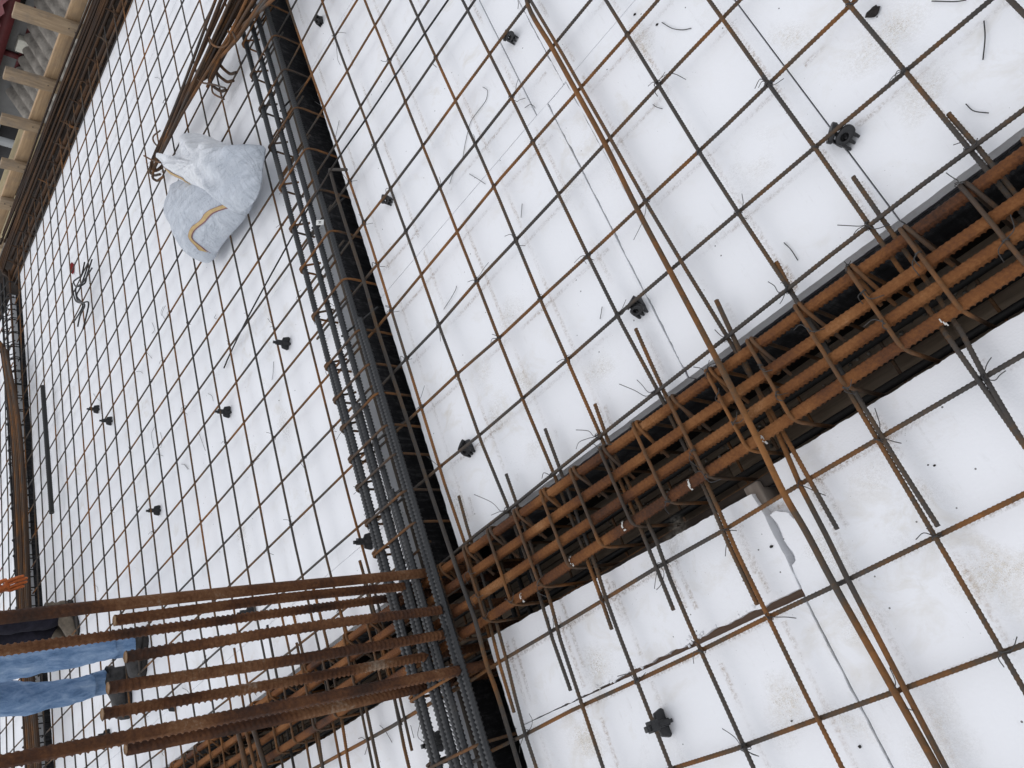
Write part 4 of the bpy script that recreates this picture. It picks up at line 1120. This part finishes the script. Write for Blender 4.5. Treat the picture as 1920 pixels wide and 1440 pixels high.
# ================================================================= PEOPLE
def skinmesh(name, nodes, edges, mat, parent, root=None, sub=2, disp=0, dscale=.08):
    keys = list(nodes); me = bpy.data.meshes.new(name)
    base = np.array(parent.location)
    me.from_pydata([tuple(np.array(nodes[k_][0], float) - base) for k_ in keys], [(keys.index(a), keys.index(b)) for a, b in edges], [])
    o = bpy.data.objects.new(name, me); COL.objects.link(o); o.parent = parent
    md = o.modifiers.new('skin', 'SKIN'); md.use_smooth_shade = True
    sv = me.skin_vertices[0].data
    for i, k_ in enumerate(keys):
        r = nodes[k_][1]; sv[i].radius = r if isinstance(r, tuple) else (r, r)
        sv[i].use_root = (k_ == root) or (root is None and i == 0)
    s = o.modifiers.new('sub', 'SUBSURF'); s.levels = sub; s.render_levels = sub
    if disp:
        tx = bpy.data.textures.new(name + '_folds', 'CLOUDS'); tx.noise_scale = dscale
        d = o.modifiers.new('folds', 'DISPLACE'); d.texture = tx; d.strength = disp; d.texture_coords = 'LOCAL'
    me.materials.append(mat); return o

def foot(parent, heel, toe, ankle, mat, h=.075, w=.042, name='boot', sole=True, shaft=.13, shaft_r=.05):
    heel = np.asarray(heel, float); toe = np.asarray(toe, float); ankle = np.asarray(ankle, float)
    d = toe - heel; L = np.linalg.norm(d[:2]); d = d / np.linalg.norm(d); side = np.array([-d[1], d[0], 0]); side /= np.linalg.norm(side); up = np.cross(d, side) * 1; up = up if up[2] > 0 else -up
    secs = [(-.02, .55, .55, .0), (.0, .85, .95, 0), (.10, 1.0, 1.15, 0), (.25, .95, 1.30, 0), (.42, .93, 1.12, 0), (.6, 1.08, .85, 0), (.78, 1.12, .72, 0), (.92, .95, .62, 0), (1.0, .62, .45, 0), (1.03, .25, .25, 0)]
    V = []; n = 16
    for t, a, b, _ in secs:
        c = heel + d * L * t
        for i in range(n):
            th = 2 * math.pi * i / n; x = math.cos(th) * w * a; z = math.sin(th)
            zz = h * b * (.5 + .5 * z) if z > -.4 else h * b * .3 * (1 + z) * .0
            V.append(c + side * x + up * max(zz, 0.0))
    q = np.array([[i * n + j, i * n + (j + 1) % n, (i + 1) * n + (j + 1) % n, (i + 1) * n + j] for i in range(len(secs) - 1) for j in range(n)])
    caps = np.array([list(range(n))[::-1], [(len(secs) - 1) * n + j for j in range(n)]])
    m = MB(); m.add(np.array(V), q, caps)
    base = heel + d * L * .22 + up * h * .55
    P = [base, base * .5 + ankle * .5, ankle, ankle + np.array([0, 0, shaft])]
    m.tube(smooth_path(np.array(P), 6), lambda t: shaft_r * (1.0 + .12 * math.sin(t * 22) * (t > .3)), sides=16, ref=(1, .2, 0))
    o = m.build(name, mat, parent, True)
    if sole:
        m = MB(); V = []
        for zz in (-.012, .012):
            for t, a, b, _ in secs:
                c = heel + d * L * t + np.array([0, 0, zz])
                V.append(c + side * w * a * 1.05); V.append(c - side * w * a * 1.05)
        k2 = len(secs) * 2
        F = [[2 * i, 2 * i + 1, 2 * i + 3, 2 * i + 2] for i in range(len(secs) - 1)] + [[k2 + 2 * i, k2 + 2 * i + 2, k2 + 2 * i + 3, k2 + 2 * i + 1] for i in range(len(secs) - 1)]
        F += [[2 * i, 2 * i + 2, k2 + 2 * i + 2, k2 + 2 * i] for i in range(len(secs) - 1)] + [[2 * i + 1, k2 + 2 * i + 1, k2 + 2 * i + 3, 2 * i + 3] for i in range(len(secs) - 1)]
        m.add(np.array(V), np.array(F)); m.build('sole', MT['sole'], parent).parent = o
    return o

def hand(name, wrist, dirv, palm_n, mat, parent, s=1.0, curl=.5):
    """skinned palm with five separate fingers; dirv = pointing direction, palm_n = palm normal"""
    w = np.asarray(wrist, float); d = np.asarray(dirv, float); d /= np.linalg.norm(d)
    pn = np.asarray(palm_n, float); pn -= d * (pn @ d); pn /= np.linalg.norm(pn); sd = np.cross(d, pn)
    N = {'w': (w, (.027 * s, .02 * s)), 'p': (w + d * .045 * s, (.036 * s, .018 * s)), 'k': (w + d * .075 * s, (.038 * s, .015 * s))}
    E = [('w', 'p'), ('p', 'k')]
    for i, (off, L) in enumerate(((-.028, .072), (-.010, .082), (.010, .077), (.028, .060))):
        a = w + d * .085 * s + sd * off * s; N['f%da' % i] = (a, .0100 * s); E.append(('k', 'f%da' % i)); dd = d.copy(); p = a
        for q in range(3):
            cu = curl * (.5 + .35 * q); dd = dd * math.cos(cu) + pn * math.sin(cu); dd /= np.linalg.norm(dd)
            p = p + dd * L * s / 2.4; N['f%d%d' % (i, q)] = (p, (.0095 - .0008 * q) * s); E.append((('f%da' % i) if q == 0 else 'f%d%d' % (i, q - 1), 'f%d%d' % (i, q)))
    t0 = w + d * .03 * s - sd * .034 * s + pn * .012 * s; t1 = t0 + (d * .6 - sd * .5 + pn * .55) * .034 * s; t2 = t1 + (d * .9 - sd * .05 + pn * .45) * .030 * s
    N['t0'] = (t0, .0135 * s); N['t1'] = (t1, .0115 * s); N['t2'] = (t2, .0095 * s); E += [('p', 't0'), ('t0', 't1'), ('t1', 't2')]
    return skinmesh(name, N, E, mat, parent, 'p', 2)

# --- worker in jeans (upper body outside the picture)
XA_, XB_ = -4.13, -4.44
p1 = thing('person', 'person in blue jeans and dark scuffed boots standing on the large mesh', 'person', (-4.28, 1.27, FZ))
a1 = onX(243, 1212, XA_); a2 = onX(222, 1278, XB_)
k1 = onX(112, 1232, XA_ - .02); k2 = onX(58, 1312, XB_)
h1 = np.array([XA_ - .06, 1.32, .86]); h2 = np.array([XB_ + .06, 1.30, .86])
pel = np.array([-4.285, 1.34, .92]); waist = np.array([-4.285, 1.35, 1.03])
m1 = onX(20, 1243, XA_ - .05); m2 = onX(2, 1310, XB_ + .02)
skinmesh('trousers', {
 'c1': (np.array([a1[0] + .01, a1[1] + .01, .035]), (.058, .064)), 's1': ((a1 * .65 + k1 * .35), (.058, .062)), 'k1': (k1, (.066, .070)), 'm1': (m1, (.083, .088)), 'h1': (h1, (.100, .115)), 'pel': (pel, (.13, .16)), 'waist': (waist, (.12, .17)),
 'h2': (h2, (.100, .115)), 'm2': (m2, (.084, .09)), 'k2': (k2, (.074, .078)), 's2': ((a2 * .6 + k2 * .4), (.060, .064)), 'c2': (np.array([a2[0], a2[1] + .01, .05]), (.058, .064))},
 [('c1', 's1'), ('s1', 'k1'), ('k1', 'm1'), ('m1', 'h1'), ('h1', 'pel'), ('pel', 'waist'), ('pel', 'h2'), ('h2', 'm2'), ('m2', 'k2'), ('k2', 's2'), ('s2', 'c2')], MT['denim'], p1, 'pel', 3, .022, .07)
skinmesh('jacket', {'w': (waist + (0, 0, -.04), (.135, .185)), 'b': (waist + np.array([0, -.01, .15]), (.135, .19)), 'c': (waist + np.array([0, -.03, .33]), (.13, .20)), 'n': (waist + np.array([0, -.05, .48]), (.07, .075)),
 's1': (waist + np.array([.19, -.03, .40]), .075), 'e1': (waist + np.array([.27, -.05, .12]), .055), 'w1': (waist + np.array([.25, -.20, -.08]), .042),
 's2': (waist + np.array([-.19, -.03, .40]), .075), 'e2': (waist + np.array([-.27, -.05, .12]), .055), 'w2': (waist + np.array([-.25, -.20, -.08]), .042)},
 [('w', 'b'), ('b', 'c'), ('c', 'n'), ('c', 's1'), ('s1', 'e1'), ('e1', 'w1'), ('c', 's2'), ('s2', 'e2'), ('e2', 'w2')], MT['jacket'], p1, 'b', 2, .015)
def head(parent, base, face, tilt=0):
    base = np.asarray(base, float); f_ = np.array(face, float); f_ /= np.linalg.norm(f_); u = np.array([0, 0, 1.0]); s = np.cross(f_, u)
    bm = bmesh.new(); bmesh.ops.create_uvsphere(bm, u_segments=32, v_segments=24, radius=1)
    c = base + u * .17
    for v in bm.verts:
        x, y, z = v.co
        wx, wy, wz = .075, .095, .115
        j = 1 - .28 * max(0, -z) ** 1.2
        p = s * x * wx * j + f_ * y * wy * (1 - .12 * max(0, -z)) + u * z * wz
        ad = 0
        if y > .3:
            ad += .024 * math.exp(-((x / .13) ** 2 + ((z + .12) / .16) ** 2))          # nose
            ad += .006 * math.exp(-((x / .3) ** 2 + ((z + .48) / .07) ** 2))            # lips
            ad -= .010 * (math.exp(-(((x - .36) / .18) ** 2 + ((z - .06) / .13) ** 2)) + math.exp(-(((x + .36) / .18) ** 2 + ((z - .06) / .13) ** 2)))
        v.co = Vector(c + p + f_ * ad - np.array(parent.location))
    me = bpy.data.meshes.new('head'); bm.to_mesh(me); bm.free(); me.materials.append(MT['skin'])
    for p_ in me.polygons: p_.use_smooth = True
    o = bpy.data.objects.new('head', me); COL.objects.link(o); o.parent = parent
    mb = MB(); mb.tube([base - u * .06, c - u * .05], .055, sides=14); mb.build('neck', MT['skin'], parent, True)
    mb = MB()
    for q in (-1, 1): mb.tube(fillet([c + s * q * .073 - u * .03, c + s * q * .088 + u * .0 - f_ * .012, c + s * q * .075 + u * .03], .02), .011, sides=8, ref=tuple(f_))
    e = mb.build('ear', MT['skin'], parent, True)
    for q in (-1, 1):
        mb = MB(); mb.tube([c + s * q * .027 + f_ * .078 + u * .008, c + s * q * .027 + f_ * .088 + u * .008], lambda t: .011 * (1 - t * .5), sides=10); mb.build('eye', MT['ink'], parent, True)
    bm = bmesh.new(); bmesh.ops.create_uvsphere(bm, u_segments=24, v_segments=16, radius=1)
    bmesh.ops.delete(bm, geom=[v for v in bm.verts if v.co.z < -.25 or (v.co.y > .35 and v.co.z < .55)], context='VERTS')
    for v in bm.verts:
        x, y, z = v.co; v.co = Vector(c + s * x * .082 + f_ * y * .102 + u * z * .125 - np.array(parent.location))
    me = bpy.data.meshes.new('hair'); bm.to_mesh(me); bm.free(); me.materials.append(MT['hair'])
    o = bpy.data.objects.new('hair', me); COL.objects.link(o); o.parent = parent
head(p1, waist + np.array([0, -.06, .47]), (0, -1, -.2))
for q, wv in ((1, waist + np.array([.25, -.21, -.09])), (-1, waist + np.array([-.25, -.21, -.09]))):
    hand('hand', wv, (0, -.55, -.8), (-q, 0, 0), MT['skin'], p1)
for cpt, kk in ((np.array([a1[0] + .01, a1[1] + .01, .035]), k1), (np.array([a2[0], a2[1] + .01, .05]), k2)):
    d_ = (kk - cpt) / np.linalg.norm(kk - cpt)
    mb = MB(); mb.tube([cpt - d_ * .012, cpt - d_ * .010, cpt + d_ * .03, cpt + d_ * .075], lambda t: .062 + .003 * math.sin(t * 19) - .004 * t, sides=24, ref=(1, .2, 0)); mb.build('cuff', MT['denim'], p1, True)
# boots: heel, toe, ankle
hl1 = at(268, 1192, FZ + .014); to1 = at(262, 1272, FZ + .014)
hl2 = at(236, 1250, FZ + .014); to2 = at(236, 1346, FZ + .014)
foot(p1, hl1, to1, a1 * .35 + np.array([hl1[0] * .65, hl1[1] * .65 , .065 * .65]), MT['boot'], .085, .05, shaft=.025, shaft_r=.046)
foot(p1, hl2, to2, a2 * .35 + np.array([hl2[0] * .65, hl2[1] * .65 - .01, .065 * .65]), MT['boot'], .085, .05, shaft=.025, shaft_r=.046)

# --- second worker, bent over behind
p2 = thing('person', 'person in dark trousers and tan boots with an orange glove, bent over', 'person', (-5.36, 1.95, FZ))
b1 = at(122, 1178, FZ + .014); b2 = at(131, 1146, FZ + .014)
hx = b1[0]
q1 = onX(112, 1180, hx); q2 = onX(118, 1158, b2[0])
kn1 = onX(-10, 1192, hx + .05); kn2 = onX(-15, 1170, b2[0] + .06)
hp = np.array([(b1[0] + b2[0]) / 2 - .10, 2.05, .80])
skinmesh('trousers', {'c1': (q1, (.062, .066)), 'k1': (kn1, (.075, .08)), 'h1': (hp + (.06, -.07, 0), (.10, .11)), 'pel': (hp, (.14, .16)), 'h2': (hp + (.06, .07, 0), (.10, .11)), 'k2': (kn2, (.075, .08)), 'c2': (q2, (.062, .066)), 'w': (hp + np.array([.02, .06, .12]), (.13, .16))},
 [('c1', 'k1'), ('k1', 'h1'), ('h1', 'pel'), ('pel', 'h2'), ('h2', 'k2'), ('k2', 'c2'), ('pel', 'w')], MT['trousers'], p2, 'pel', 3, .02, .06)
gl = onX(-16, 1114, -5.25)          # wrist of the gloved hand, just left of the frame
sh = np.array([hp[0] + .12, hp[1] + .28, 1.0])
skinmesh('jacket', {'w': (hp + np.array([.0, .04, .08]), (.14, .17)), 'b': (hp + np.array([.03, .14, .22]), (.14, .18)), 'c': (hp + np.array([.06, .26, .32]), (.13, .18)), 'n': (hp + np.array([.08, .37, .38]), .07),
 's1': (sh + (.08, -.02, .06), .075), 'e1': ((sh + gl) / 2 + np.array([.06, .03, .05]), .055), 'w1': (gl + np.array([0, 0, .05]), .042), 's2': (sh + (-.3, .0, .06), .075), 'e2': (sh + (-.32, .05, -.22), .055), 'w2': (sh + (-.25, .1, -.46), .042)},
 [('w', 'b'), ('b', 'c'), ('c', 'n'), ('c', 's1'), ('s1', 'e1'), ('e1', 'w1'), ('c', 's2'), ('s2', 'e2'), ('e2', 'w2')], MT['jacket'], p2, 'b', 2, .015)
head(p2, hp + np.array([.09, .39, .36]), (.2, .5, -.5))
hd = onX(26, 1094, -5.25) - gl
hand('glove', gl, hd, (.75, -.6, .1), MT['glove'], p2, 1.12, .36)
hand('glove', sh + (-.25, .1, -.49), (0, .2, -1), (1, 0, 0), MT['glove'], p2, 1.1, .4)
for b_, qq in ((b1, q1), (b2, q2)):
    foot(p2, b_ + (-.02, .05, 0), b_ + (.10, -.19, 0), np.array([b_[0], b_[1] + .02, .06]), MT['boot2'], .085, .048, shaft=.05, shaft_r=.046)

# ================================================================= EDGE FORMWORK
pan = thing('edge_formwork', 'grey plywood edge formwork board along the far side of the deck', 'formwork', (-4, 6.29, -.4))
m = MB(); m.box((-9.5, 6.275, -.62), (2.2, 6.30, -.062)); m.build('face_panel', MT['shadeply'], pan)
m = MB(); m.box((-9.5, 6.272, -.060), (2.2, 6.303, -.056)); m.build('top_edge', MT['batten'], pan)
STUDS = [(-4.20, .41, .125, 'topmost fully visible upright board, nearest the top left corner', .12), (-4.80, .345, .11, 'second upright board from the top on the edge formwork', .08), (-5.28, .27, .10, 'third upright board from the top, streaked with pale concrete', .05), (-5.78, .165, .10, 'fourth upright board from the top on the edge formwork', .03), (-6.28, .07, .13, 'short lowest upright board at the left edge near the corner', .0), (-3.60, .40, .11, 'upright board just above the top edge of the picture', .1), (-6.85, .2, .11, 'upright board left of the picture beyond the corner', 0)]
for x, zt, w, lb, lean in STUDS:
    t = thing('formwork_stud', lb, 'timber post', (x, 6.43, -.6), 'upright boards of the edge formwork')
    m = MB(); ax = np.array([[1, 0, 0.02], [0, 1, 0], [-.06, 0, 1]]); ax = np.array([a / np.linalg.norm(a) for a in ax])
    hgt = (zt + .62) / 2
    m.obox((x + .03, 6.43, zt - hgt), ax, (w / 2, .022, hgt)); bevel(m.build('board', MT['lumber'], t), .002)
    m = MB()
    for zz in (-.02, .03):
        m.tube([(x + .02 + zz * .3, 6.402, zz), (x + .02 + zz * .3, 6.41, zz)], .004, sides=8)
    m.build('nail_heads', MT['wire'], t, True)
m = MB(); ax = np.array([[1, 0, .0], [0, 1, 0], [0, 0, 1]])
m.obox((-4, 6.485, .012), ax, (5.2, .026, .050)); tag(bevel(m.build('formwork_rail', MT['lumber_x']), .003), 'long pale timber rail nailed behind the upright boards of the edge formwork', 'timber rail')
# short braces
for a, b, lb in (((-5.05, 6.52, .0), (-5.2, 7.1, -.12), 'short brown brace block sticking out behind the rail'), ((-6.15, 6.52, -.02), (-6.5, 7.2, -.4), 'brace board at the lower left behind the rail')):
    a = np.array(a); b = np.array(b); d = (b - a) / np.linalg.norm(b - a); s = np.cross(d, (0, 0, 1)); s /= np.linalg.norm(s)
    m = MB(); m.obox((a + b) / 2, np.array([d, s, np.cross(s, d)]), (np.linalg.norm(b - a) / 2, .05, .03)); tag(bevel(m.build('brace', MT['lumber_x']), .002), lb, 'timber brace', 'braces behind the edge formwork')
# cream sheets leaning beyond the formwork
for i, (x0, x1, y, z0, z1, mt, lb) in enumerate(((-8.2, -5.95, 7.25, -1.6, -.06, 'bareply', 'cream plywood sheet standing behind the lower upright boards at the left edge'), (-7.2, -6.3, 6.95, -1.4, -.24, 'bluegrey', 'grey panel scrap behind the lowest upright board'))):
    m = MB(); m.box((x0, y, z0), (x1, y + .02, z1)); tag(m.build('plywood_sheet', MT[mt]), lb, 'plywood sheet')
m = MB(); m.obox((-4.62, 6.9, -.42), np.array([[1, 0, 0], [0, .8, -.6], [0, .6, .8]]), (.30, .25, .01)); tag(m.build('plywood_sheet', MT['bluegrey']), 'small pale blue grey board wedged below the second upright board', 'plywood sheet')
# timber cribbing to hold sheets up
m = MB()
for x in (-8.0, -7.0, -6.1): m.box((x, 7.0, -4.2), (x + .1, 7.22, -.4))
m.box((-8.3, 7.0, -.52), (-5.9, 7.22, -.4)); tag(m.build('scaffold_trestle', MT['lumber']), 'timber trestle behind the edge formwork carrying the sheets', 'trestle')

# ================================================================= NEIGHBOURING HOUSE
hs = thing('neighbour_house', 'grey rendered house with dark red trim and ribbed grey roofs beyond the formwork', 'house', (-9, 12, -4.2))
m = MB(); m.box((-18, 12.0, -4.2), (0, 18, -.52)); m.build('wall', MT['wallgrey'], hs)
m = MB(); m.box((-18, 11.72, -.52), (0, 12.1, -.36)); m.build('fascia', MT['redtrim'], hs)
V = []; F = []; n = 160
for i in range(n + 1):
    x = -18 + 18 * i / n; z = .05 * (i % 2)
    V += [(x, 11.55, -.36 + z), (x, 18, 2.0 + z)]
raw('roof', V, [np.array([[2 * i, 2 * i + 2, 2 * i + 3, 2 * i + 1] for i in range(n)])], MT['redtrim'], hs, smooth=False)
m = MB(); m.box((-8.6, 11.93, -.82), (-8.53, 11.99, -.55)); m.box((-8.9, 11.95, -.80), (-6.0, 11.99, -.74)); m.build('red_pipe', MT['redtrim'], hs)
m = MB(); m.box((-8.42, 11.86, -.88), (-8.20, 11.99, -.66)); bevel(m.build('meter_box', MT['boxwhite'], hs), .01)
wn = MB(); wn.box((-11.4, 11.96, -1.55), (-9.9, 11.995, -.80)); wn = wn.build('window', MT['darkopen'], hs)
m = MB(); m.box((-11.5, 11.93, -.80), (-9.8, 11.994, -.72)); m.box((-11.5, 11.93, -1.63), (-9.8, 11.994, -1.55)); m.box((-10.35, 11.94, -1.55), (-10.18, 11.994, -.80)); f2 = m.build('frame', MT['greyplastic'], hs)
wn2 = MB(); wn2.box((-7.9, 11.96, -.62), (-7.2, 11.995, -.40)); wn2.build('window', MT['darkopen'], hs)
# lean-to with ribbed sheets, falling towards the deck
lt = thing('lean_to_roof', 'weathered ribbed grey lean-to roof below the grey house wall', 'roof', (-6, 10, -2))
def ribbed(x0, x1, pitch, ytop, ztop, ybot, zbot, name, mat, parent, amp=.05, seg=8):
    V = []; n = int((x1 - x0) / pitch * seg); rows = 10
    for r in range(rows + 1):
        t = r / rows
        for i in range(n + 1):
            x = x0 + (x1 - x0) * i / n; w = abs(math.sin(math.pi * (x - x0) / pitch)) ** .6
            V.append((x + .25 * t, ytop + (ybot - ytop) * t, ztop + (zbot - ztop) * t + amp * w + .02 * math.sin(x * 3.1 + t * 9)))
    F = np.array([[r * (n + 1) + i, r * (n + 1) + i + 1, (r + 1) * (n + 1) + i + 1, (r + 1) * (n + 1) + i] for r in range(rows) for i in range(n)])
    return raw(name, V, [F], mat, parent)
ribbed(-9.3, 1, .21, 11.9, -.80, 7.6, -2.5, 'ribbed_sheet', MT['fibre'], lt, .085)
m = MB()
for x in np.arange(-9, 1, 1.6): m.box((x, 7.7, -4.2), (x + .1, 7.8, -2.58)); m.box((x, 11.7, -4.2), (x + .1, 11.8, -.90))
m.build('post', MT['lumber'], lt)
# stacked grey sheets seen between the upright boards
for i in range(5):
    m = MB(); a = .55 + .06 * i
    ax = np.array([[math.cos(a), math.sin(a), -.15], [-math.sin(a), math.cos(a), 0.1], [.1, 0, 1]])
    m.obox((-5.55 - i * .33 * .9, 7.15 + (i % 2) * .1, -.55 - .02 * i), ax, (.5, .055, .012))
    tag(m.build('loose_plank', MT['greyplastic']), 'pale grey plank in the pile below the edge formwork rail', 'plank', 'pale planks below the edge formwork')
m = MB(); m.box((-6.9, 6.7, -1.4), (-5.1, 7.5, -.66)); tag(m.build('plank_crib', MT['lumber']), 'rough timber crib under the pale grey planks', 'timber crib')

# ================================================================= LIGHT
w = bpy.data.worlds.new('World'); scene.world = w; w.use_nodes = True
nt = w.node_tree; bg = nt.nodes['Background']
sky = nt.nodes.new('ShaderNodeTexSky'); sky.sky_type = 'NISHITA'; sky.sun_disc = False
EL, AZ = math.radians(62), math.radians(250)
sky.sun_elevation = EL; sky.sun_rotation = AZ
sky.air_density = 1.0; sky.dust_density = 1.0; sky.ozone_density = 1.0
hsv = nt.nodes.new('ShaderNodeHueSaturation'); hsv.inputs['Saturation'].default_value = .26
nt.links.new(sky.outputs[0], hsv.inputs['Color']); nt.links.new(hsv.outputs[0], bg.inputs['Color'])
bg.inputs['Strength'].default_value = .15
sd = bpy.data.lights.new('sun', 'SUN'); sd.energy = .5; sd.angle = math.radians(170); sd.color = (1.0, .97, .93)
so = bpy.data.objects.new('sun', sd); COL.objects.link(so)
dv = Vector((math.sin(AZ) * math.cos(EL), math.cos(AZ) * math.cos(EL), math.sin(EL)))
so.rotation_euler = dv.to_track_quat('Z', 'Y').to_euler(); so.location = dv * 20
vs_ = scene.view_settings
vs_.view_transform = 'Standard'; vs_.look = 'None'; vs_.gamma = 1; vs_.use_curve_mapping = False
vs_.exposure = 0.46
scene.cycles.max_bounces = 6
scene.cycles.transparent_max_bounces = 12
